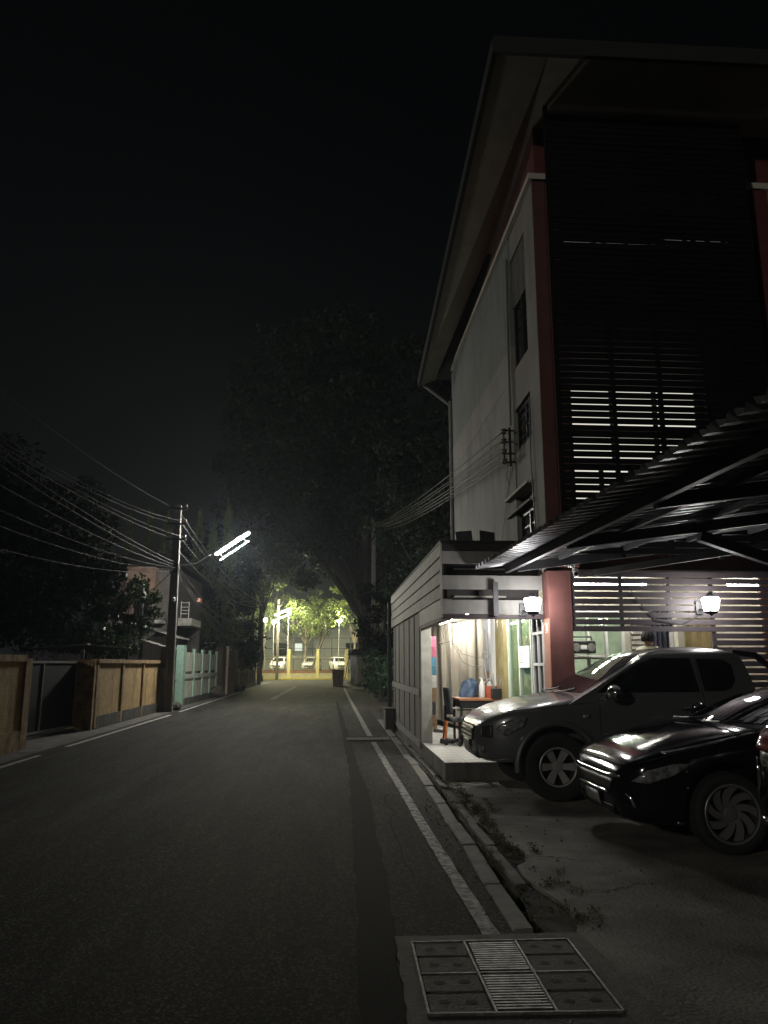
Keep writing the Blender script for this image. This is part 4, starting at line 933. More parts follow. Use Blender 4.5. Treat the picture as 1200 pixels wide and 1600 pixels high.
def car(kind, name, label, loc, rz, paint, spec, detail=True, group=None):
    t = local_thing(name, label, spec['cat'], loc, rz, group); L = spec['L']
    bm_ = body_mesh(spec['st'], L, spec['wx'], spec['wr'] + .07); hm = house_mesh(spec['lv'], spec.get('bow', .1)); bv = bvh(bm_, hm); bb = bvh(bm_)
    link('body', bm_, paint, t); link('cab', hm, paint, t)
    W = max(q[2] for q in spec['st'])
    for s, ax in ((-1, 'L'), (1, 'R')):
        for w_ in spec['win']: decal('side_window', bv, w_, ax, 'car_glass', t, .006, .06, 0)
        for wx in spec['wx']: wheel(t, wx, s * (W - .115), spec['wr'], spec['rim'], spec['spokes'], s, spec['rimm'], spec.get('twist', 0) * s, sw=spec.get('sw', .055))
        if detail:
            for sd in spec['seams']: decal('door_seam', bv, line_poly(sd, .008), ax, 'hole', t, .002, .05)
            for x, z in spec['handles']:
                b = MB(); b.tube([(x - .1, s * (W - .005), z), (x - .06, s * (W + .03), z + .005), (x + .06, s * (W + .03), z + .005), (x + .1, s * (W - .005), z)], .021, 8); b.build('door_handle', 'chrome', t, smooth=True)
            mirror(t, spec['mir'][0], s * spec['mir'][1], spec['mir'][2], spec['mir'][3], s)
    decal('windscreen', bvh(hm), spec['ws'], 'F', 'car_glass', t, .006, .06)
    decal('rear_window', bvh(hm), spec['rw'], 'B', 'car_glass', t, .006, .06)
    for nm, ax, poly, m, off, th in spec['decals']: decal(nm, bb, poly, ax, m, t, off, .035, th)
    return t, bv
def sym(nm, poly, m, off=.008, th=.01): return [(nm, 'F', poly, m, off, th), (nm, 'F', [(-a, b) for a, b in poly][::-1], m, off, th)]

PICK = dict(cat='pickup truck', L=5.1, wx=(.88, 3.88), wr=.385, rim=.215, spokes=6, rimm='rim_grey', sw=.06, bow=.10,
    st=[(0, .54, .40, .76, .01), (.05, .45, .57, .85, .025), (.15, .41, .71, .91, .04), (.35, .40, .83, .985, .055), (.7, .42, .885, 1.055, .075), (1.1, .44, .895, 1.115, .08), (1.45, .45, .895, 1.16, .06), (2, .45, .895, 1.17, .04), (3.2, .45, .895, 1.17, .03), (3.42, .48, .895, 1.12, .02), (3.55, .5, .895, 1.07, .01), (4.9, .52, .88, 1.07, .0), (5.02, .55, .86, 1.05, .0), (5.1, .6, .80, 1.0, 0)],
    lv=[(1.08, .94, 3.46, .855), (1.18, 1.13, 3.44, .83), (1.4, 1.53, 3.40, .755), (1.62, 1.93, 3.34, .68), (1.70, 2.14, 3.28, .61), (1.745, 2.42, 3.05, .48), (1.765, 2.62, 2.9, .30)],
    win=[[(1.40, 1.215), (1.71, 1.42), (1.99, 1.565), (2.16, 1.62), (2.62, 1.62), (2.66, 1.22)], [(2.72, 1.23), (2.70, 1.615), (3.04, 1.605), (3.13, 1.54), (3.14, 1.36), (3.06, 1.26), (2.95, 1.23)]],
    seams=[[(1.42, 1.17), (1.40, .9), (1.42, .5)], [(2.69, 1.62), (2.69, 1.1), (2.60, .75), (2.52, .5)], [(1.42, .5), (2.0, .495), (2.52, .5)], [(3.50, 1.1), (3.5, .55)], [(.35, 1.0), (.7, 1.045), (1.4, 1.11)]], handles=[(2.5, 1.03)],
    mir=(1.55, 1.0, 1.22, 'chrome'), ws=[(-.70, 1.21), (.70, 1.21), (.60, 1.64), (-.60, 1.64)], rw=[(-.6, 1.25), (.6, 1.25), (.55, 1.6), (-.55, 1.6)],
    decals=[('grille', 'F', [(-.34, .64), (.34, .64), (.38, .82), (-.38, .82)], 'plastic_black', .006, .01), ('number_plate', 'F', [(-.17, .53), (.17, .53), (.17, .64), (-.17, .64)], 'plate', .02, .008),
        ('lower_intake', 'F', [(-.4, .44), (.4, .44), (.42, .52), (-.42, .52)], 'plastic_black', .006, .01), ('roof_edge_trim', 'L', line_poly([(.1, .45), (.5, .46)], .02), 'chrome', .004, .006),
        ('side_step', 'L', line_poly([(1.4, .47), (3.35, .47)], .05), 'plastic_black', .02, .03), ('side_repeater', 'L', [(1.2, .93), (1.28, .93), (1.28, .97), (1.2, .97)], 'headlamp', .006, .006)]
        + [('grille_bar', 'F', line_poly([(-.36, z), (.36, z)], .02), 'chrome', .018, .01) for z in (.66, .71, .76, .81)]
        + sym('fog_lamp', [(-.62, .53), (-.52, .53), (-.52, .60), (-.62, .60)], 'headlamp') + [('taillight', 'B', [(-.84, .75), (-.7, .75), (-.7, 1.02), (-.84, 1.02)], 'tail_red', .006, .01), ('taillight', 'B', [(.7, .75), (.84, .75), (.84, 1.02), (.7, 1.02)], 'tail_red', .006, .01)])
tk, bv = car('p', 'pickup_truck', 'dark grey extended cab pickup parked nose to the road by the shop floor', (1.74, 9.83, .004), 0, 'truck_grey', PICK)
for s, ax in ((-1, 'L'), (1, 'R')):
    decal('headlight', bv, [(.17, .76), (.30, .73), (.50, .84), (.54, .93), (.40, .925), (.24, .85)], ax, 'headlamp', tk, .008, .03, .01)
    decal('indicator_panel', bv, [(.05, .70), (.16, .70), (.17, .84), (.07, .82)], ax, 'truck_dark', tk, .006, .03, .008)
    fl_ = MB(); pts = [(.88 + .475 * math.cos(a), s * .892, .40 + .475 * math.sin(a)) for a in [R(-8 + 196 * i / 26) for i in range(27)]]; fl_.tube(pts, .038, 8); fl_.build('arch_flare', 'truck_grey', tk, smooth=True)
    fl_ = MB(); pts = [(3.88 + .475 * math.cos(a), s * .892, .40 + .475 * math.sin(a)) for a in [R(-8 + 196 * i / 26) for i in range(27)]]; fl_.tube(pts, .038, 8); fl_.build('arch_flare', 'truck_grey', tk, smooth=True)
    b = MB(); b.tube([(3.22, s * .6, 1.70), (3.5, s * .62, 1.66), (3.85, s * .66, 1.36), (4.1, s * .7, 1.09)], .04, 8); b.build('sport_bar', 'plastic_black', tk, smooth=True)
b = MB()
for sx in (-.45, .2): b.tube([(1.10, sx + .3, 1.205), (1.13, sx, 1.225), (1.20, sx - .22, 1.26)], .012, 6)
b.build('wiper', 'plastic_black', tk)
MB().tube([(1.5, -.86, 1.14), (1.48, -.90, 1.20), (1.55, -.885, 1.26)], .01, 6).build('aerial', 'chrome', tk)

MPV = dict(cat='car', L=4.4, wx=(.9, 3.56), wr=.325, rim=.235, spokes=9, rimm='rim_grey', twist=.7, sw=.03, bow=.2,
    st=[(0, .36, .48, .60, .0), (.04, .28, .60, .70, .02), (.12, .22, .71, .765, .04), (.3, .2, .80, .83, .06), (.6, .2, .85, .90, .08), (.95, .2, .86, .965, .07), (1.3, .2, .86, 1.0, .04), (2.6, .2, .86, 1.02, .02), (3.9, .22, .85, 1.06, .02), (4.25, .28, .80, 1.06, .01), (4.36, .36, .74, .98, 0), (4.4, .42, .66, .9, 0)],
    lv=[(.90, .66, 4.36, .82), (1.02, .90, 4.33, .79), (1.25, 1.34, 4.25, .70), (1.45, 1.74, 4.15, .62), (1.54, 2.0, 4.06, .56), (1.60, 2.3, 3.9, .44), (1.625, 2.6, 3.6, .28)],
    win=[[(1.25, 1.06), (1.62, 1.28), (1.95, 1.43), (2.15, 1.46), (2.2, 1.07)], [(2.27, 1.07), (2.23, 1.46), (3.0, 1.45), (3.1, 1.08)], [(3.17, 1.08), (3.08, 1.44), (3.7, 1.4), (3.95, 1.12)]],
    seams=[[(1.22, 1.0), (1.2, .7), (1.24, .3)], [(2.24, 1.04), (2.24, .3)], [(3.14, 1.05), (3.2, .7), (3.14, .4)], [(1.24, .3), (3.1, .3)], [(.12, .76), (.45, .855), (.9, .935), (1.15, .965)]], handles=[(2.1, .93), (3.0, .95)],
    mir=(1.4, .98, 1.08, 'mpv_black'), ws=[(-.64, 1.05), (.64, 1.05), (.52, 1.46), (-.52, 1.46)], rw=[(-.6, 1.1), (.6, 1.1), (.5, 1.44), (-.5, 1.44)],
    decals=[('chrome_bar', 'F', line_poly([(-.62, .655), (-.3, .635), (.3, .635), (.62, .655)], .035), 'chrome', .014, .012), ('grille', 'F', [(-.46, .50), (.46, .50), (.52, .62), (-.52, .62)], 'plastic_black', .006, .008),
        ('chrome_bar', 'F', line_poly([(-.4, .485), (.4, .485)], .022), 'chrome', .014, .01), ('number_plate', 'F', [(-.17, .36), (.17, .36), (.17, .465), (-.17, .465)], 'plate', .02, .01), ('lower_intake', 'F', [(-.4, .25), (.4, .25), (.45, .34), (-.45, .34)], 'plastic_black', .006, .008),
        ('skirt_trim', 'F', line_poly([(-.5, .245), (.5, .245)], .012), 'chrome', .008, .006), ('sill_trim', 'L', line_poly([(.42, .255), (.55, .25)], .02), 'chrome', .01, .01), ('bumper_fin', 'L', line_poly([(.06, .47), (.09, .42), (.11, .36)], .016), 'chrome', .008, .008),
        ('side_marker', 'L', [(.50, .54), (.66, .555), (.62, .50), (.54, .495)], 'headlamp', .006, .008)] + [('taillight', 'B', [(-.72, .8), (-.5, .8), (-.5, 1.0), (-.72, 1.0)], 'tail_red', .006, .01), ('taillight', 'B', [(.5, .8), (.72, .8), (.72, 1.0), (.5, 1.0)], 'tail_red', .006, .01)])
SEDAN = dict(cat='car', L=4.4, wx=(.87, 3.55), wr=.325, rim=.235, spokes=9, rimm='rim_smoke', twist=.7, sw=.05, bow=.2,
    st=[(0, .36, .50, .565, .0), (.04, .28, .62, .655, .015), (.12, .22, .73, .715, .03), (.3, .2, .81, .785, .045), (.6, .2, .85, .865, .06), (.95, .2, .86, .94, .05), (1.3, .2, .86, .985, .03), (2.6, .2, .86, 1.02, .02), (3.9, .22, .85, 1.06, .02), (4.25, .28, .80, 1.06, .01), (4.36, .36, .74, .98, 0), (4.4, .42, .66, .9, 0)],
    lv=[(.88, .85, 4.2, .82), (1.0, 1.10, 4.1, .79), (1.12, 1.36, 3.9, .745), (1.24, 1.66, 3.65, .69), (1.32, 1.95, 3.4, .62), (1.38, 2.3, 3.2, .48), (1.40, 2.6, 3.0, .28)],
    win=[[(1.46, 1.03), (1.72, 1.155), (1.98, 1.24), (2.2, 1.275), (2.22, 1.03)], [(2.29, 1.03), (2.26, 1.275), (2.85, 1.27), (3.05, 1.04)], [(3.12, 1.05), (2.96, 1.25), (3.3, 1.2), (3.6, 1.08)]],
    seams=[[(1.22, 1.0), (1.2, .7), (1.24, .3)], [(2.24, 1.04), (2.24, .3)], [(3.14, 1.05), (3.2, .7), (3.14, .4)], [(1.24, .3), (3.1, .3)], [(.12, .71), (.45, .81), (.9, .915), (1.15, .955)]], handles=[(2.1, .93), (3.0, .95)],
    mir=(1.55, .98, 1.04, 'mpv_black'), ws=[(-.66, 1.03), (.66, 1.03), (.56, 1.29), (-.56, 1.29)], rw=[(-.6, 1.06), (.6, 1.06), (.5, 1.28), (-.5, 1.28)],
    decals=[('chrome_bar', 'F', line_poly([(-.60, .60), (-.3, .585), (.3, .585), (.60, .60)], .02), 'chrome', .014, .012), ('grille', 'F', [(-.44, .46), (.44, .46), (.50, .565), (-.50, .565)], 'plastic_black', .006, .008),
        ('chrome_bar', 'F', line_poly([(-.38, .445), (.38, .445)], .022), 'chrome', .014, .01), ('number_plate', 'F', [(-.17, .31), (.17, .31), (.17, .415), (-.17, .415)], 'plate', .02, .01), ('lower_intake', 'F', [(-.4, .25), (.4, .25), (.45, .34), (-.45, .34)], 'plastic_black', .006, .008),
        ('skirt_trim', 'F', line_poly([(-.5, .245), (.5, .245)], .012), 'chrome', .008, .006), ('sill_trim', 'L', line_poly([(.42, .255), (.55, .25)], .02), 'chrome', .01, .01), ('bumper_fin', 'L', line_poly([(.06, .47), (.09, .42), (.11, .36)], .016), 'chrome', .008, .008),
        ('side_marker', 'L', [(.50, .54), (.66, .555), (.62, .50), (.54, .495)], 'headlamp', .006, .008)] + [('taillight', 'B', [(-.72, .8), (-.5, .8), (-.5, 1.0), (-.72, 1.0)], 'tail_red', .006, .01), ('taillight', 'B', [(.5, .8), (.72, .8), (.72, 1.0), (.5, 1.0)], 'tail_red', .006, .01)])
mp, bv = car('m', 'black_car', 'glossy black low car parked between the grey pickup and the right edge', (2.47, 7.28, .004), R(0), 'mpv_black', SEDAN)
for s, ax in ((-1, 'L'), (1, 'R')):
    decal('headlight', bv, [(.09, .57), (.2, .56), (.42, .64), (.56, .73), (.40, .72), (.2, .665)], ax, 'headlamp', mp, .006, .03, .008)
    decal('belt_trim', bv, line_poly([(.35, .80), (.8, .895), (1.15, .965), (1.5, .995), (2.6, 1.005)], .014), ax, 'chrome', mp, .004, .04, .005)
b = MB()
for sx in (-.4, .2): b.tube([(1.04, sx + .3, 1.02), (1.06, sx, 1.035), (1.16, sx - .22, 1.06)], .010, 6)
b.build('wiper', 'plastic_black', mp)

SUV = dict(MPV, L=4.65, wx=(.9, 3.6), wr=.36, cat='car', bow=.12, handles=[(2.1, 1.0)], mir=(1.4, .98, 1.2, 'suv_black'),
    st=[(0, .4, .55, .8, 0), (.1, .3, .75, .92, .03), (.4, .25, .86, 1.0, .06), (1.0, .25, .9, 1.06, .06), (2.6, .25, .9, 1.1, .02), (4.2, .28, .88, 1.12, .02), (4.5, .3, .85, 1.1, .01), (4.6, .34, .80, 1.02, 0), (4.65, .40, .72, .9, 0)],
    lv=[(1.0, .95, 4.6, .85), (1.1, 1.15, 4.57, .82), (1.35, 1.5, 4.48, .74), (1.62, 1.9, 4.3, .64), (1.72, 2.2, 4.1, .54), (1.75, 2.5, 3.8, .36)],
    win=[[(1.5, 1.16), (2.0, 1.52), (2.2, 1.55), (2.25, 1.16)], [(2.32, 1.16), (2.28, 1.55), (3.1, 1.55), (3.2, 1.16)], [(3.27, 1.16), (3.2, 1.54), (3.8, 1.5), (4.1, 1.2)]], seams=[[(2.3, 1.1), (2.3, .35)]], ws=[(-.64, 1.15), (.64, 1.15), (.54, 1.55), (-.54, 1.55)], rw=[(-.66, 1.2), (.66, 1.2), (.55, 1.55), (-.55, 1.55)],
    decals=[('taillight', 'B', [(-.82, .94), (-.55, .94), (-.50, 1.08), (-.79, 1.10)], 'tail_red', .008, .02), ('taillight', 'B', [(.55, .94), (.82, .94), (.79, 1.10), (.50, 1.08)], 'tail_red', .008, .02), ('bumper_trim', 'B', line_poly([(-.72, .48), (-.3, .44), (.3, .44), (.72, .48)], .05), 'chrome', .012, .012), ('bumper_trim', 'B', line_poly([(-.76, .60), (-.70, .72), (-.69, .84)], .03), 'chrome', .012, .012), ('number_plate', 'B', [(-.2, .72), (.2, .72), (.2, .84), (-.2, .84)], 'plate', .012, .01)])
sv, bv = car('s', 'black_suv', 'black vehicle cut by the right edge with a red rear light and chrome bumper', (3.06 + 4.65, 4.74, .004), R(180), 'suv_black', SUV)
for s, ax in ((-1, 'L'), (1, 'R')):
    decal('taillight', bv, [(4.28, .98), (4.56, .95), (4.55, 1.09), (4.35, 1.09)], ax, 'tail_red', sv, .008, .03, .012)
    decal('bumper_trim', bv, line_poly([(4.62, .88), (4.56, .70), (4.47, .58), (4.42, .46)], .035), ax, 'chrome', sv, .01, .03, .012)
#@@PERSON
# ------------------------------------------------------------------ person behind the pickup
pe = local_thing('person', 'person with short dark hair and cream shirt standing behind the pickup cab', 'person', (4.74, 11.2, .275), R(128)); pe.scale = (.972, .972, .972)
def skin(name, joints, edges, radii, m, parent, sub=2):
    me = bpy.data.meshes.new(name); me.from_pydata(joints, edges, []); o = bpy.data.objects.new(name, me); col.objects.link(o)
    md = o.modifiers.new('skin', 'SKIN'); md.use_smooth_shade = True
    for i, r in enumerate(radii): me.skin_vertices[0].data[i].radius = r if isinstance(r, tuple) else (r, r)
    me.skin_vertices[0].data[0].use_root = True
    s = o.modifiers.new('sub', 'SUBSURF'); s.levels = sub; s.render_levels = sub
    dg = bpy.context.evaluated_depsgraph_get(); m2 = bpy.data.meshes.new_from_object(o.evaluated_get(dg)); bpy.data.objects.remove(o, do_unlink=True)
    return link(name, m2, m, parent)
J = [(0, 0, .95), (0, 0, 1.12), (0, -.01, 1.32), (0, .0, 1.46), (0, .02, 1.54), (0, .02, 1.62)]; ED = [(0, 1), (1, 2), (2, 3), (3, 4), (4, 5)]; RD = [(.15, .11), (.14, .10), (.165, .11), (.10, .075), .055, .055]
for s in (-1, 1):
    k = len(J); J += [(s * .17, 0, 1.42), (s * .22, .02, 1.17), (s * .23, -.07, .95), (s * .23, -.10, .86)]; ED += [(3, k), (k, k + 1), (k + 1, k + 2), (k + 2, k + 3)]; RD += [.062, .045, .034, .03]
    k2 = len(J); J += [(s * .09, 0, .88), (s * .10, -.02, .48), (s * .10, .01, .08), (s * .11, -.16, .04)]; ED += [(0, k2), (k2, k2 + 1), (k2 + 1, k2 + 2), (k2 + 2, k2 + 3)]; RD += [.085, .058, .042, .04]
    for f in range(5):
        k3 = len(J); bx = s * .23 + (f - 2) * .018; ln = (.05, .075, .082, .076, .06)[f]
        if f == 0: J += [(s * .2, -.125, .85), (s * .19, -.15, .81)]
        else: J += [(bx, -.115, .80), (bx, -.105, .80 - ln)]
        ED += [(k + 3, k3), (k3, k3 + 1)]; RD += [.010, .008]
skin('body', J, ED, RD, 'skin', pe)
hd = MB()
def headf(u, v):
    a = 2 * math.pi * u; ph = math.pi * v; x = math.sin(ph) * math.cos(a); y = math.sin(ph) * math.sin(a); z = -math.cos(ph)
    jaw = 1 - .22 * max(0, -z) ** 1.3; yy = y * .098 * jaw - .008 * max(0, -z)
    n_ = math.exp(-((x / .16) ** 2 + ((z + .12) / .18) ** 2)) * (.028 if y < 0 else 0); br = math.exp(-(((abs(x) - .3) / .2) ** 2 + ((z - .08) / .12) ** 2)) * (-.008 if y < 0 else 0)
    return (x * .076 * jaw, yy - n_ - br, 1.70 + z * .115)
hd.grid(headf, 40, 28); 
for s in (-1, 1): hd.ball((s * .078, .012, 1.69), .012, .026, .034, 8)
hd.build('head', 'skin', pe, smooth=2)
for s in (-1, 1): MB().ball((s * .028, -.088, 1.71), .011, .008, .007, 8).build('eye', 'plastic_black', pe, smooth=True)
MB().ball((0, -.094, 1.637), .022, .008, .006, 8).build('mouth', 'red_wall', pe, smooth=True)
hr = MB(); rn = random.Random(4)
def hairf(u, v):
    a = 2 * math.pi * u; lim = .66 if math.sin(a) > -.35 else .42; ph = math.pi * v * lim; w_ = 1 + .03 * math.sin(9 * a) + .03 * math.sin(14 * a + 6 * v)
    return (math.sin(ph) * math.cos(a) * .098 * w_, math.sin(ph) * math.sin(a) * .118 * w_ + .008, 1.715 + math.cos(ph) * .118 * w_)
hr.grid(hairf, 48, 18); hr.build('hair', 'hair', pe, smooth=2).modifiers.new('thick', 'SOLIDIFY').thickness = -.012
skin('shirt', [(0, 0, .98), (0, 0, 1.14), (0, -.005, 1.32), (0, .01, 1.59), (.15, 0, 1.55), (.225, .02, 1.24), (-.15, 0, 1.55), (-.225, .02, 1.2)], [(0, 1), (1, 2), (2, 3), (3, 4), (4, 5), (3, 6), (6, 7)], [(.17, .13), (.16, .12), (.18, .125), (.11, .085), .078, .068, .078, .068], 'shirt_cream', pe)
skin('trousers', [(0, 0, 1.0), (.09, 0, .86), (.10, -.02, .48), (.10, .01, .1), (-.09, 0, .86), (-.10, -.02, .48), (-.10, .01, .1)], [(0, 1), (1, 2), (2, 3), (0, 4), (4, 5), (5, 6)], [(.17, .13), .1, .072, .06, .1, .072, .06], 'trousers', pe)
ra = local_thing('radio', 'dark radio cassette player with two round speakers standing in the window', 'radio', (3.98, 11.96, 1.72)); MB().box((-.2, -.07, 0), (.2, .07, .2)).build('case', 'plastic_black', ra, bevel=.02)
for x in (-.12, .12): MB().lathe([(.001, -.075), (.06, -.078), (.068, -.07), (.07, -.05)], (x, 0, .09), 18, 'Y').build('speaker', 'steel_frame', ra, smooth=True)
MB().tube([(-.16, 0, .2), (-.15, 0, .26), (.15, 0, .26), (.16, 0, .2)], .012, 8).build('handle', 'dark_metal', ra); MB().box((-.05, -.076, .06), (.05, -.071, .13)).build('display', 'paper', ra)
b = MB().box((3.6, 11.88, 1.66), (4.6, 12.07, 1.695)); solo('window_shelf', b, 'white_paint', 'narrow white shelf under the radio in the porch window', 'shelf')
#@@LEFT
# ------------------------------------------------------------------ left side of the road
def panel_wall(label, y0, y1, x, h, npan, side_pier=True, cat='wall'):
    t = thing('garden_wall', label, cat, (x, (y0 + y1) / 2, 0))
    MB().box((x - .16, y0, .0), (x, y1, .30)).build('plinth', 'moss_concrete', t)
    L = (y1 - y0) / npan
    for i in range(npan): MB().box((x - .13, y0 + L * i, .30), (x - .04, y0 + L * (i + 1), h - .1)).build('panel', 'ochre', t)
    for i in range(npan + 1):
        yy = y0 + L * i - (.0 if i < npan else .14); MB().box((x - .18, yy, .02), (x + .005, yy + .14, h - .1)).build('pier', 'ochre_trim', t)
    MB().box((x - .20, y0 - .01, h - .1), (x + .03, y1 + .01, h)).build('coping', 'ochre_trim', t)
    return t
panel_wall('ochre rendered wall with three panels between metal gate and utility pole', 19.35, 26.3, -5.72, 1.68, 3)
nw = thing('garden_wall', 'ochre wall end with stained base at the left edge before the metal gate', 'wall', (-5.72, 13, 0))
MB().box((-5.9, 6, .35), (-5.74, 15.0, 1.6)).build('panel', 'ochre', nw); MB().box((-5.9, 6, 0), (-5.70, 15.0, .35)).build('plinth', 'ochre_trim', nw); MB().box((-5.92, 14.85, .02), (-5.695, 15.15, 1.66)).build('pier', 'ochre_trim', nw); MB().box((-5.94, 5.9, 1.6), (-5.68, 14.84, 1.72)).build('coping', 'ochre_trim', nw)
MB().box((-6.3, 19.15, 0), (-5.73, 19.34, 1.66)).build('return_wall', 'ochre_trim', nw)
gt = thing('metal_gate', 'dark sheet metal gate with grey tubular frame and spiked top', 'gate', (-6.25, 17.2, 0))
ga, gb = Vector((-6.42, 15.35, 0)), Vector((-6.15, 19.1, 0))
def gp(t, z): p = ga.lerp(gb, t); return Vector((p.x, p.y, z))
b = MB()
for t in (0, .52, 1): b.bar(gp(t, .1), gp(t, 1.62), .05)
for z in (.12, 1.6): b.bar(gp(0, z), gp(1, z), .05)
b.build('frame', 'steel_frame', gt)
b = MB(); nrm = Vector((-.03, 0, 0)); b.hexa([gp(0, .14), gp(1, .14), gp(1, .14) + nrm, gp(0, .14) + nrm], [gp(0, 1.58), gp(1, 1.58), gp(1, 1.58) + nrm, gp(0, 1.58) + nrm]); b.build('sheet', 'dark_sheet', gt)
b = MB()
for i in range(44): t = i / 43; b.bar(gp(t, 1.6), gp(t, 1.80), .014)
b.build('spikes', 'dark_metal', gt); MB().bar(gp(.03, .8) + Vector((.05, 0, 0)), gp(.03, 1.02) + Vector((.05, 0, 0)), .025).build('handle', 'steel_frame', gt)
b = MB(); b.bar(gp(-.04, .03), gp(1.02, .03), .06, .05); b.build('track', 'concrete', gt)
# mint pillar fence
def mint(label, y0, y1, x, n, top, pm, post, lowgap=True, big=True):
    t = thing('panel_fence', label, 'fence', (x, (y0 + y1) / 2, 0)); L = (y1 - y0) / n
    if big: MB().box((x - .22, y0 - .5, 0), (x + .06, y0 - .03, top + .1)).build('pillar', post, t, bevel=.01)
    for i in range(n + 1): yy = y0 + L * i; MB().box((x - .06, yy - .09, .1), (x + .05, yy + .09, top)).build('post', post, t)
    for i in range(n):
        a, b_ = y0 + L * i + .091, y0 + L * (i + 1) - .091
        MB().box((x - .03, a, .25), (x + .005, b_, .98)).build('lower_panel', pm, t)
        MB().box((x - .03, a, 1.27), (x + .005, b_, top - .16)).build('upper_panel', pm, t)
        MB().box((x - .05, a, .985), (x + .045, b_, 1.16)).build('rail', pm, t)
    MB().box((x - .1, y0 - .1, 0), (x + .08, y1 + .1, .24)).build('base', 'concrete_old', t)
    return t
mint('mint green concrete panel fence with a tall mint pillar behind the utility pole', 30.6, 39.0, -5.75, 4, 2.18, 'mint_panel', 'mint')
mint('weathered brown concrete panel fence half under a dark bush', 46.5, 57.5, -5.62, 6, 2.0, 'brown_panel', 'brown_post', big=False)
sp_ = thing('gate_pillar', 'slim pale green gate post with meter pipe beside the ochre wall end', 'gate post', (-5.7, 27.2, 0)); MB().box((-5.80, 26.6, 0), (-5.6, 26.85, 2.15)).build('shaft', 'mint_panel', sp_); MB().box((-5.78, 27.2, 0), (-5.62, 27.4, 2.12)).build('second_shaft', 'mint', sp_); MB().tube([(-5.5, 26.72, .1), (-5.5, 26.72, 1.0), (-5.6, 26.72, 1.1)], .06, 10).build('pipe', 'white_paint', sp_)
b = thing('sheet_gate', 'dark sheet gate closing the opening behind the utility pole', 'gate', (-6.0, 28.8, 0)); MB().box((-6.0, 27.45, .1), (-5.96, 30.05, 1.7)).build('sheet', 'dark_sheet', b); MB().box((-5.955, 27.45, .9), (-5.93, 30.05, .97)).build('rail', 'dark_metal', b)
bp = thing('gate_pillar', 'brown rendered gate pillar with sagging wire past the mint fence', 'gate post', (-5.8, 41.2, 0)); MB().box((-6.0, 40.2, 0), (-5.62, 41.6, 2.4)).build('shaft', 'brown_post', bp); MB().box((-5.66, 41.62, 0), (-5.5, 41.8, 2.5)).build('edge_post', 'brown_panel', bp)
b = thing('gate_pillar', 'dark timber gate pillar at the near end of the brown fence', 'gate post', (-5.8, 45.6, 0)); MB().box((-6.0, 44.9, 0), (-5.55, 46.3, 2.35)).build('shaft', 'brown_post', b)
b = thing('sheet_gate', 'brown timber gate set back between the two dark pillars', 'gate', (-6.6, 43.3, 0)); MB().box((-6.6, 41.6, .05), (-6.55, 44.9, 2.2)).build('sheet', 'brown_post', b); MB().box((-6.548, 41.6, 1.0), (-6.52, 44.9, 1.1)).build('rail', 'brown_panel', b)
for y, x, r, lab in ((27.4, -5.35, .17, 'dark rubble stone at the foot of the utility pole'), (37.6, -5.45, .34, 'dark concrete lump leaning on the mint fence base'), (46.9, -5.4, .3, 'grey stone at the foot of the brown fence')):
    rn = random.Random(int(y)); m_ = MB(); m_.ball((x, y, r * .6), r, r * 1.1, r * .9, 8); m_.v = [(a + rn.uniform(-.15, .15) * r, b_ + rn.uniform(-.15, .15) * r, max(0, c_ + rn.uniform(-.15, .15) * r)) for a, b_, c_ in m_.v]; solo('stone', m_, 'moss_concrete', lab, 'stone')
# street poles and lamps
def pole(label, x, y, h, w0=.16, w1=.11):
    t = local_thing('utility_pole', label, 'utility pole', (x, y, 0)); MB().hexa([(-w0, -w0 * .8, -.1), (w0, -w0 * .8, -.1), (w0, w0 * .8, -.1), (-w0, w0 * .8, -.1)], [(-w1, -w1 * .8, h), (w1, -w1 * .8, h), (w1, w1 * .8, h), (-w1, w1 * .8, h)]).build('shaft', 'pole_concrete', t, bevel=.015)
    return t
p1 = pole('square concrete utility pole with meter box at the road edge by the ochre wall', -5.45, 26.45, 7.05)
MB().box((-.3, -.25, 1.1), (-.02, -.12, 1.72)).build('meter_box', 'house_grey', p1, bevel=.02); MB().box((-.2, -.262, 1.42), (-.1, -.252, 1.58)).build('meter_window', 'glass_dark', p1)
b = MB(); b.tube([(.17, -.1, .1), (.16, -.1, 1.7)], .03, 8); b.tube([(.165, -.12, 1.65), (.15, -.13, 2.9), (.13, -.12, 4.7)], .015, 6); b.build('conduit', 'white_paint', p1)
for z in (6.9, 6.35, 5.8): MB().bar((-.35, -.12, z), (.35, -.12, z), .06).build('crossarm', 'dark_metal', p1)
for z in (6.95, 6.4, 5.85):
    for x in (-.3, .3): MB().lathe([(.02, 0), (.05, .02), (.03, .06), (.05, .1), (.01, .12)], (x, -.12, z), 10).build('insulator', 'ceramic', p1)
b = MB(); b.box((-.14, -.2, 4.62), (.14, .2, 4.95)); b.build('cable_clamp', 'dark_metal', p1)
b = MB(); b.lathe([(.0001, 0), (.05, 0), (.06, .05), (.06, .12), (.0001, .14)], (.05, -.2, 3.66), 10); b.build('junction_knob', 'white_paint', p1)
p2 = pole('distant dark utility pole past the brown fence', -5.6, 60.3, 6.9)
MB().bar((-.4, -.12, 6.2), (.4, -.12, 6.2), .07).build('crossarm', 'dark_metal', p2)
p3 = pole('far concrete lamp pole at the junction in front of the yellow fence', -5.6, 80, 8.2)
MB().bar((-.4, -.12, 7.6), (.4, -.12, 7.6), .07).build('crossarm', 'dark_metal', p3)
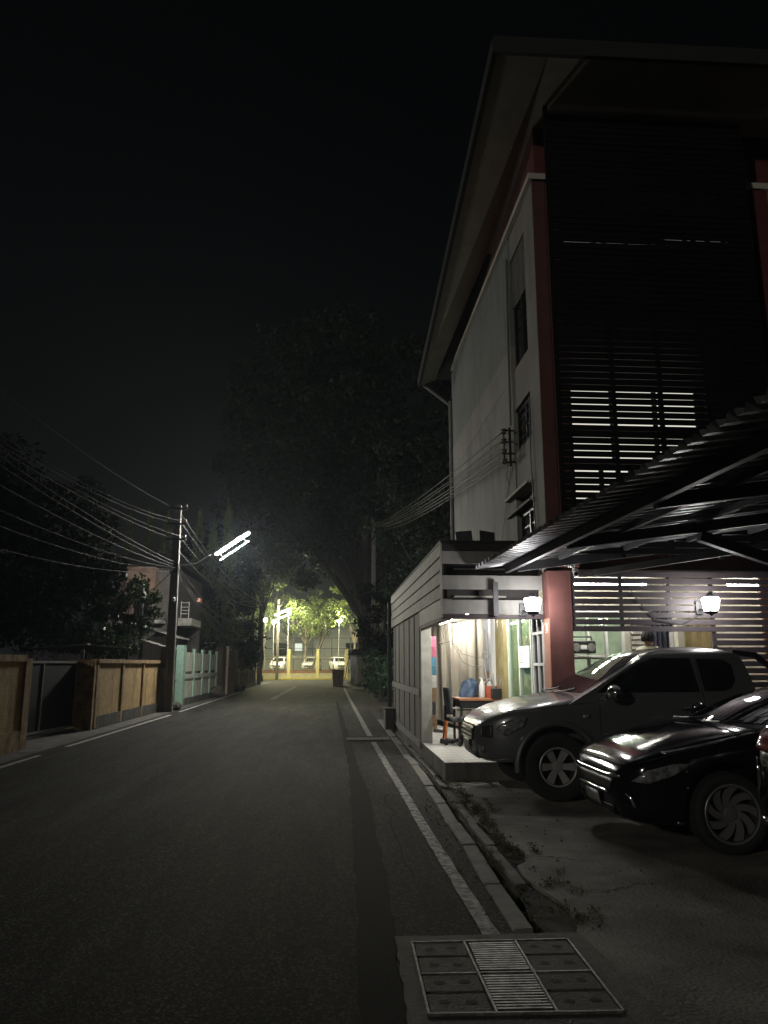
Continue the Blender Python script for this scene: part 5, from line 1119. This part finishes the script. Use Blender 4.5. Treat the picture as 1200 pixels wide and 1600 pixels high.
def street_lamp(label, a, b_, arm_from, m, wd=.12, group=None):
    """twin-tube batten between a and b, hung on an arm"""
    a, b_ = Vector(a), Vector(b_); t = thing('street_lamp', label, 'street lamp', (a + b_) / 2, group)
    d_ = (b_ - a).normalized(); side = Vector((0, 1, 0)); dn = d_.cross(side).normalized(); dn = dn if dn.z < 0 else -dn
    h = MB(); q = [(-wd * .45, .0), (-wd * .4, -.06), (wd * .4, -.06), (wd * .45, .0), (wd * .3, .012), (-wd * .3, .012)]
    n = len(q); vs = []
    for p in (a, b_): vs += [p + side * u + dn * v for u, v in q]
    h.add(vs, [(i, (i + 1) % n, n + (i + 1) % n, n + i) for i in range(n)] + [tuple(range(n)), tuple(range(2 * n - 1, n - 1, -1))]); h.build('reflector', 'white_paint', t)
    for u, dz, rr in ((-.35, .045, .024), (.35, .045, .024), (-.9, wd * 2.3, .013)): MB().tube([a + d_ * .05 + side * wd * u + dn * dz, b_ - d_ * (.05 if rr > .02 else .2) + side * wd * u + dn * dz], rr, 10).build('tube', m, t, smooth=True)
    for k in (.12, .8): MB().bar(a.lerp(b_, k), a.lerp(b_, k) - side * wd * .9 + dn * (wd * 2.3 - .012), .012).build('tube_holder', 'dark_metal', t)
    e = MB(); 
    for p in (a, b_): e.box(p - Vector((.03, wd, .04)), p + Vector((.03, wd, .04)))
    e.build('end_cap', 'white_paint', t); MB().tube([arm_from, Vector(arm_from).lerp(a, .5) - Vector((0, 0, .12)), a - dn * .08, a.lerp(b_, .5) - dn * .09], .02, 8).build('arm', 'dark_metal', t, smooth=True)
    return t
street_lamp('blazing twin tube street lamp tilted over the road beside the near utility pole', (-4.26, 27.5, 5.46), (-3.05, 27.3, 6.27), (-5.4, 26.5, 4.9), 'tube_street', .13)
street_lamp('far twin tube street lamp over the junction before the yellow fence', (-5.9, 78.8, 6.55), (-4.2, 78.6, 7.25), (-5.6, 79.9, 6.2), 'tube_far', .24)
# overhead wires
rn = random.Random(14)
LW = [((-5.7, 26.3, 6.98), 6.9, .9, 0), ((-5.2, 26.3, 6.45), 6.9, 1.5, 0), ((-5.7, 26.3, 6.42), 6.5, 1.2, 0), ((-5.2, 26.3, 5.9), 6.3, 1.1, 0), ((-5.7, 26.3, 5.88), 5.9, .8, 1), ((-5.45, 26.2, 5.0), 6.6, .7, 1), ((-5.45, 26.2, 4.9), 6.4, .75, 1), ((-5.5, 26.2, 4.85), 6.0, .85, 1), ((-5.4, 26.2, 4.8), 5.6, 1.1, 0), ((-5.45, 26.2, 4.75), 5.2, 1.2, 0), ((-5.5, 26.2, 4.7), 4.6, 1.3, 0)]
for i, (a, zb, sg, g_) in enumerate(LW):
    solo('overhead_wire', MB().tube(catenary(a, (-5.6 - .1 * (i % 3), -9, zb), sg, 30), .009 if not g_ else .012, 5), 'wire_grey', 'pale sagging wire from the near utility pole towards the left edge of the photo', 'wire', 'wires left of the utility pole', fix=False)
for i in range(17):
    z0 = 4.95 - .03 * i if i > 3 else 6.9 - .5 * i; zb = rn.uniform(4.9, 5.6) if i > 3 else 6.4 - .1 * i; sg = rn.uniform(1.0, 2.1) if i > 3 else .7
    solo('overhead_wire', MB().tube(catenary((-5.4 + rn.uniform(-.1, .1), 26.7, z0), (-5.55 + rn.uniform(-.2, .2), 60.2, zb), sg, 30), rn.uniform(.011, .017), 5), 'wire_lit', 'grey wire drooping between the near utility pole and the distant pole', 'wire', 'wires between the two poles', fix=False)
solo('drop_wire', MB().tube(catenary((-5.5, 26.4, 4.75), (-8.7, 31.9, 4.25), .35, 16), .014, 5), 'wire_grey', 'single wire dropping from the utility pole to the pink house balcony', 'wire', fix=False)
b = MB(); b.box((-5.58, 31.2, 4.02), (-5.38, 31.8, 4.2)); solo('cable_joint_box', b, 'salmon', 'small reddish joint box hanging in the drooping wires', 'joint box', bevel=.03)
solo('stay_wire', MB().tube(catenary((-5.6, 41.7, 1.9), (-5.55, 46.0, 2.0), .7, 14), .02, 5), 'wire_grey', 'loose wire looped between brown pillar and brown fence', 'wire', fix=False)
# pink house
hs = thing('house', 'two storey pinkish house with balcony behind the ochre wall', 'house', (-8.5, 37, 0))
MB().box((-9.1, 34, 3.3), (-7.85, 41, 5.8)).build('upper_wall', 'house_pink', hs); MB().box((-7.85, 34.6, 3.3), (-6.95, 41, 5.75)).build('side_wing', 'house_grey', hs); MB().box((-9.9, 34.4, 0), (-9.1, 41, 5.75)).build('left_wing', 'house_grey', hs); MB().box((-9.1, 34.2, 0), (-7.2, 41, 3.3)).build('lower_wall', 'house_grey', hs)
rf = MB().hexa([(-10.3, 33.2, 5.8), (-6.6, 33.2, 5.8), (-6.6, 41.5, 5.8), (-10.3, 41.5, 5.8)], [(-9.4, 36, 6.7), (-7.4, 36, 6.7), (-7.4, 39, 6.7), (-9.4, 39, 6.7)]).build('roof', 'roof_dark', hs)
f = MB()
for x in (-8.62, -8.36, -8.12): f.box((x - .04, 33.95, 3.55), (x + .04, 34.0, 5.0))
f.box((-8.66, 33.945, 4.98), (-8.08, 34.0, 5.06)); o = f.build('balcony_door', 'dark_metal', hs); MB().box((-8.6, 33.97, 3.56), (-8.14, 33.975, 4.98)).build('pane', 'glass_dark', o); MB().box((-8.32, 33.93, 3.6), (-8.26, 33.944, 5.1)).build('curtain', 'louvre_white', o)
MB().box((-9.1, 33.1, 3.36), (-7.2, 34, 3.52)).build('balcony_slab', 'house_grey', hs); MB().box((-9.05, 33.02, 3.2), (-7.95, 33.08, 3.35)).build('balcony_edge', 'tin_white', hs)
b = MB(); b.bar((-9.05, 33.12, 4.22), (-7.7, 33.12, 4.22), .035)
for i in range(12): x = -9.05 + i * .118; b.bar((x, 33.12, 3.52), (x, 33.12, 4.2), .014)
b.build('railing', 'dark_metal', hs); MB().bar((-7.7, 33.12, 3.52), (-7.7, 33.12, 4.24), .05).build('railing_post', 'steel_frame', hs)
b = thing('side_balcony', 'small pale balcony with railing right of the utility pole', 'balcony', (-6.9, 35.4, 3.2)); MB().box((-7.0, 35, 3.25), (-6.35, 37.5, 3.6)).build('slab', 'tin_white', b, bevel=.03); m_ = MB(); 
for z in (3.8, 3.95, 4.1, 4.3): m_.bar((-6.85, 35.05, z), (-6.5, 35.05, z), .03)
for x in (-6.85, -6.5): m_.bar((x, 35.05, 3.6), (x, 35.05, 4.35), .035)
m_.build('railing', 'white_paint', b); MB().box((-6.95, 37.5, 0), (-6.4, 37.8, 3.24)).build('support', 'house_grey', b)
aw = thing('tin_canopy', 'pale corrugated tin canopy below the balcony behind the utility pole', 'canopy', (-6.9, 31.5, 2.2))
def tin(x0, x1, y0, y1, z0, z1): return MB().grid(lambda u, v: (x0 + (x1 - x0) * v, y0 + (y1 - y0) * u, z0 + (z1 - z0) * v + .03 * math.sin(u * 60)), 60, 2)
tin(-7.55, -6.2, 31.0, 34.0, 3.05, 2.6).build('upper_sheet', 'tin_white', aw, smooth=2); tin(-7.6, -6.3, 30.4, 33.4, 2.55, 2.15).build('lower_sheet', 'tin_white', aw, smooth=2)
m_ = MB(); m_.box((-7.62, 31.0, 0), (-7.5, 31.12, 3.0)); m_.box((-6.3, 31.0, 0), (-6.2, 31.1, 2.2)); m_.build('post', 'dark_metal', aw); MB().box((-7.3, 31.3, 3.18), (-6.75, 31.45, 3.3)).build('gutter', 'white_paint', aw)
b = MB().grid(lambda u, v: (-7.9 + 1.5 * v, 20.5 + 4.6 * u, 1.95 + .1 * v + .02 * math.sin(u * 120)), 120, 2); t = thing('shed_roof', 'dark tin shed roof just above the ochre wall', 'shed', (-7, 22.5, 0)); b.build('roof_sheet', 'tin_dark', t, smooth=2); m_ = MB()
for x in (-7.8, -6.5):
    for y in (20.6, 25.0): m_.box((x - .04, y - .04, 0), (x + .04, y + .04, 1.93))
m_.build('post', 'dark_metal', t)
# vegetation left
tree('glossy leaved bush lit white by the lamp in front of the pink house', (-8.1, 29.6, 0), 2.2, .10, (-8.2, 29.3, 3.4), (1.55, 1.4, 1.75), 60, 5200, .17, 'leaf_glossy', seed=5, name='shrub', limbs=12, clr=.42, hollow=0)
tree('small glossy shrub low behind the ochre wall coping', (-8.3, 26.8, 0), 1.5, .06, (-7.6, 26.4, 2.15), (.9, .8, .6), 16, 900, .16, 'leaf_glossy', seed=15, name='shrub', limbs=5, clr=.3, hollow=0)
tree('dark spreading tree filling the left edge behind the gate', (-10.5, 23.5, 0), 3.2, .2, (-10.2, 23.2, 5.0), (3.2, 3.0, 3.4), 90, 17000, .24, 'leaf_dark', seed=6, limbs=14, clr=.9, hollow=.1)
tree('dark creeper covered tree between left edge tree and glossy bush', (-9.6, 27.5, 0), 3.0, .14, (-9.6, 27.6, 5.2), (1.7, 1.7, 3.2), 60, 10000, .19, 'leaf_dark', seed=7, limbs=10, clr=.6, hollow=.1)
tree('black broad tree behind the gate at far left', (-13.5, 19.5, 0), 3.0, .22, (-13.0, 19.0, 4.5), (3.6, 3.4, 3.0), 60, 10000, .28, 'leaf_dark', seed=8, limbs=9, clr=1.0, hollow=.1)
def conifer(label, x, y, h, r, seed):
    rn = random.Random(seed); t = thing('conifer', label, 'tree', (x, y, 0), 'conifers behind the pink house'); MB().tube([(x, y, 0), (x, y, h * .95)], [.14, .02], 8).build('trunk', 'bark', t)
    cl = []; n = 46
    for i in range(n):
        f = rn.random() ** .8; z = h * (.25 + .75 * f); rr = r * (1 - f) ** .8 * rn.uniform(.3, 1); a = rn.random() * 6.28; cl.append(((x + rr * math.cos(a), y + rr * math.sin(a), z), (.14 + .16 * (1 - f), .14 + .16 * (1 - f), .55), 60))
    cl.append(((x, y, h), (.06, .06, .45), 40)); leaf_mesh('crown', cl, .17, 'leaf_conifer', t, seed, .3, 0, -.9); return t
for i, (px, h, r, lab) in enumerate(((-12.4, 9.3, 1.1, 'leftmost conifer tip above the pink house'), (-11.5, 9.6, 1.0, 'second conifer from the left above the pink house'), (-10.55, 10.0, 1.2, 'tallest conifer tip left of the utility pole'), (-9.2, 9.5, 1.1, 'conifer tip right against the utility pole'), (-7.6, 9.9, 1.0, 'conifer tip just right of the utility pole'), (-6.9, 9.6, .8, 'short conifer tip between pole and glaring lamp'), (-5.9, 10.3, 1.1, 'conifer tip directly above the glaring lamp'))): conifer(lab, px, 42 + (i % 3) * .8, h, r, 40 + i)
tree('dark bush hanging over the brown panel fence', (-6.9, 52, 0), 2.0, .12, (-6.1, 53, 3.0), (1.35, 4.0, 1.6), 44, 5200, .24, 'leaf_hedge', seed=9, name='shrub', limbs=8, clr=.75, hollow=0)
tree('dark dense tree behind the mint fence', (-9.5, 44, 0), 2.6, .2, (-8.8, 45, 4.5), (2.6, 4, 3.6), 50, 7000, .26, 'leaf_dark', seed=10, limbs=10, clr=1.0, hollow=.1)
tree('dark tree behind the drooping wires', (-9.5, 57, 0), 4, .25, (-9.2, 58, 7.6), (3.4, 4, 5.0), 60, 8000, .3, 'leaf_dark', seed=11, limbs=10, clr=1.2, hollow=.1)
#@@FAR
# ------------------------------------------------------------------ junction, yellow fence, far car park
ff = thing('boundary_fence', 'cream pillared fence with white bars and low wall across the junction', 'fence', (-1, 83, 0))
for i in range(-4, 5):
    x = -1.48 + i * 3.09; p = MB().box((x - .17, 82.83, .1), (x + .17, 83.17, 3.05)).build('pillar', 'post_yellow', ff, bevel=.02); c_ = MB(); c_.box((x - .2, 82.8, 3.05), (x + .2, 83.2, 3.15)); c_.build('cap', 'post_yellow', p)
    MB().lathe([(.001, .0), (.1, 0), (.06, .06), (.11, .14), (.1, .2), (.03, .3), (.001, .36)], (x, 83, 3.15), 12).build('finial', 'black_iron', p, smooth=True)
    if i < 4:
        a, b_ = x + .171, x + 3.09 - .171; MB().box((a, 82.9, .1), (b_, 83.1, .62)).build('low_wall', 'low_wall', ff); MB().box((a, 82.89, .62), (b_, 83.11, .9)).build('brick_band', 'brick_band', ff)
        m_ = MB(); 
        for k in range(15): xx = a + (b_ - a) * (k + .5) / 15; m_.bar((xx, 83, .9), (xx, 83, 2.5), .03)
        for z in (1.0, 2.35): m_.bar((a, 83.02, z), (b_, 83.02, z), .04)
        m_.build('bars', 'iron_paint', ff)
tall = thing('mesh_fence', 'tall court fence of thin steel posts and rails behind the parked cars', 'fence', (0, 98, 0)); m_ = MB()
for i in range(-9, 9): m_.bar((i * 2.4, 98, 0), (i * 2.4, 98, 4.9), .09)
for z in (2.2, 3.5, 4.85): m_.bar((-22, 98.06, z), (20, 98.06, z), .07)
m_.build('posts_and_rails', 'dark_metal', tall)
bl = thing('pale_building', 'long pale building behind the trees past the yellow fence', 'building', (0, 112, 0)); MB().box((-30, 112, 0), (26, 122, 9)).build('wall', 'pale_wall', bl); o = MB().box((-31, 111, 9), (27, 123, 9.6)).build('roof', 'roof_dark', bl)
for x in (-24, -18, -13, -8.6, 2, 8, 14): MB().box((x, 111.93, 2.4), (x + 2.4, 111.99, 4.6)).build('window', 'glass_dark', bl)
MB().box((-5.3, 111.9, 3.5), (-4.3, 111.98, 4.5)).build('lit_window', 'window_far', bl)
# cars behind the fence
FAR = dict(MPV, spokes=5, twist=0, sw=.06)
def farcar(label, x, y, rz, paint): return car('f', 'parked_car', label, (x, y, .8), R(rz), paint, FAR, False, 'cars behind the yellow fence')[0]
c0 = farcar('silver car nose on to the fence in the middle bay behind the bars', -2.6, 86.0, 80, 'silver_paint')
c1 = farcar('white car right of the middle pillar behind the bars', 1.2, 86.6, 100, 'white_car')
for lab, x, y, rz, base in (('white car at the left bay half hidden by the lamp pole', -6.2, 87.0, 84, c1), ('silver car furthest left behind the bars beside the bush', -9.2, 86.4, 95, c0), ('silver car at the right bay beside the gate shelter', 4.4, 87.2, 96, c0)):
    c = copy_tree(base); c.location = (x, y, .8); c.rotation_euler = (0, 0, R(rz)); c['label'] = lab
def lamp_post(label, x, y, h, r, arm=0):
    t = local_thing('lamp_post', label, 'lamp post', (x, y, 0)); MB().tube([(0, 0, 0), (0, 0, h - .25)], [.07, .05], 10).build('post', 'steel_frame', t, smooth=True); MB().ball((arm, 0, h), r, n=12).build('globe', 'bulb_far', t, smooth=True); MB().lathe([(.05, h - r - .14), (.09, h - r - .05), (.12, h - r + .02)], (arm, 0, 0), 12).build('neck', 'dark_metal', t, smooth=True); return t
lamp_post('round white lamp on a post right of centre behind the yellow fence', .8, 86, 6.4, .24)
lamp_post('round lamp on a slim post left of the far street lamp', -7.3, 84.4, 6.3, .2); lamp_post('lower round lamp just right of its twin beside the far street lamp', -6.45, 85.4, 6.15, .2); lamp_post('round lamp on a pale post behind the far street lamp', -5.0, 88, 7.5, .2)
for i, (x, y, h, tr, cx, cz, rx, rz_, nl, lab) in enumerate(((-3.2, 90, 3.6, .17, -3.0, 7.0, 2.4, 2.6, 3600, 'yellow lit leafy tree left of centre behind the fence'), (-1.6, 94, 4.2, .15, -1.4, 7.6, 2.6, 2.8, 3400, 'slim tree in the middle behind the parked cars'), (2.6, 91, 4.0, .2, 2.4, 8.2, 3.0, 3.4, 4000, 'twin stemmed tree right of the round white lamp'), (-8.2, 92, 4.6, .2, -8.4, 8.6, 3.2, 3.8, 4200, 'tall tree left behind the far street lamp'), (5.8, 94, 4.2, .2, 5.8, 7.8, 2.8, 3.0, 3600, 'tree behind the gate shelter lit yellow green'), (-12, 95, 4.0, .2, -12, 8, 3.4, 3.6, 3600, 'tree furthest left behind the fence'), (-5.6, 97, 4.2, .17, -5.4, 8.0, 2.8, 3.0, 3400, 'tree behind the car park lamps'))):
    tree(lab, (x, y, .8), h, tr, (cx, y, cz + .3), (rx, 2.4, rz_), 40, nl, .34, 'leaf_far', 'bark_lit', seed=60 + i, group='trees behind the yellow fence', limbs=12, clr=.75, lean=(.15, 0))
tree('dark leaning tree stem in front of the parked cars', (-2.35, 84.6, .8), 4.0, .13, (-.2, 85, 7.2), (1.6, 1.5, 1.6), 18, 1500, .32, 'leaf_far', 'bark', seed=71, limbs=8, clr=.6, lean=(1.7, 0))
# two tall dark stems on the left of the junction
for x, y, lab in ((-7.4, 72, 'bare dark trunk left of the far street lamp'), (-6.7, 74, 'second dark trunk beside the far lamp pole')): tree(lab, (x, y, 0), 8, .2, (x - .5, y, 11), (3.2, 3, 3.4), 40, 4200, .32, 'leaf_big', seed=int(y), limbs=10, clr=.9)
# giant rain tree
tree('huge dark rain tree rising over the end of the road', (2.45, 63, 0), 6.5, .62, (1.0, 64, 19.4), (11.5, 9.5, 12.6), 240, 64000, .42, 'leaf_big', seed=81, limbs=40, clr=2.1, lean=(.3, 0), hollow=.25)
tree('dark ivy clad tree behind the hedge right of the road', (3.1, 46, 0), 3, .3, (3.0, 46, 4.4), (1.5, 2.2, 3.4), 46, 7000, .2, 'leaf_dark', seed=82, limbs=8, clr=.7, hollow=0)
tree('tall drooping tree behind the far end of the lean-to', (5.2, 40, 0), 6, .3, (4.4, 40, 9.0), (2.6, 3, 5.2), 60, 9000, .25, 'leaf_big', seed=83, limbs=14, clr=.9, hollow=.1)
hg = thing('hedge', 'shaggy green hedge on the right verge before the gate shelter', 'hedge', (2.3, 36, 0)); cl = []; rn = random.Random(55)
for i in range(60): y = rn.uniform(25, 47); cl.append(((rn.uniform(1.75, 2.9), y, rn.uniform(.1, 2.2) ), (.38, .5, .36), 62))
leaf_mesh('foliage', cl, .14, 'leaf_hedge', hg, 55)
for i in range(12): x, y = rn.uniform(1.9, 2.8), rn.uniform(25.2, 46.5); MB().tube([(x, y, 0), (x + rn.uniform(-.2, .2), y, 1.6)], [.03, .01], 6).build('stem', 'bark', hg)
gh = thing('gate_shelter', 'small white gate shelter with dark tiled cap at the end of the hedge', 'gate shelter', (2.1, 61, 0)); MB().box((1.5, 60.8, 0), (1.95, 61.4, 2.3)).build('pillar', 'white_paint', gh); MB().box((1.95, 61.5, 0), (3.6, 61.7, 2.3)).build('wall', 'wall_cream', gh); MB().hexa([(1.2, 60.4, 2.3), (3.9, 60.4, 2.3), (3.9, 62.2, 2.3), (1.2, 62.2, 2.3)], [(1.8, 61.1, 2.75), (3.4, 61.1, 2.75), (3.4, 61.5, 2.75), (1.8, 61.5, 2.75)]).build('roof', 'roof_dark', gh)
bn = thing('rubbish_bin', 'brown concrete rubbish bin at the right end of the road', 'bin', (.5, 56.6, 0)); MB().hexa([(.12, 56.2, 0), (.86, 56.2, 0), (.86, 57, 0), (.12, 57, 0)], [(.06, 56.15, 1.1), (.92, 56.15, 1.1), (.92, 57.05, 1.1), (.06, 57.05, 1.1)]).build('body', 'bin_brown', bn, bevel=.03); MB().box((.02, 56.12, 1.1), (.96, 57.08, 1.17)).build('rim', 'bin_brown', bn, bevel=.02); MB().bar((.98, 56.6, .5), (1.2, 56.6, 1.7), .06).build('handle', 'dark_metal', bn)

#@@HAZE
hz = MB().box((-310, -310, -1.2), (310, 310, 45)); m = bpy.data.materials.new('haze_air'); m.use_nodes = True; n = m.node_tree.nodes; n.remove(n['Principled BSDF'])
pv = n.new('ShaderNodeVolumePrincipled'); pv.inputs['Density'].default_value = .0009; pv.inputs['Color'].default_value = (.74, .84, 1, 1); pv.inputs['Anisotropy'].default_value = .35
m.node_tree.links.new(pv.outputs[0], n['Material Output'].inputs['Volume']); M['haze_air'] = m
tag(hz.build('haze', 'haze_air'), kind='stuff')
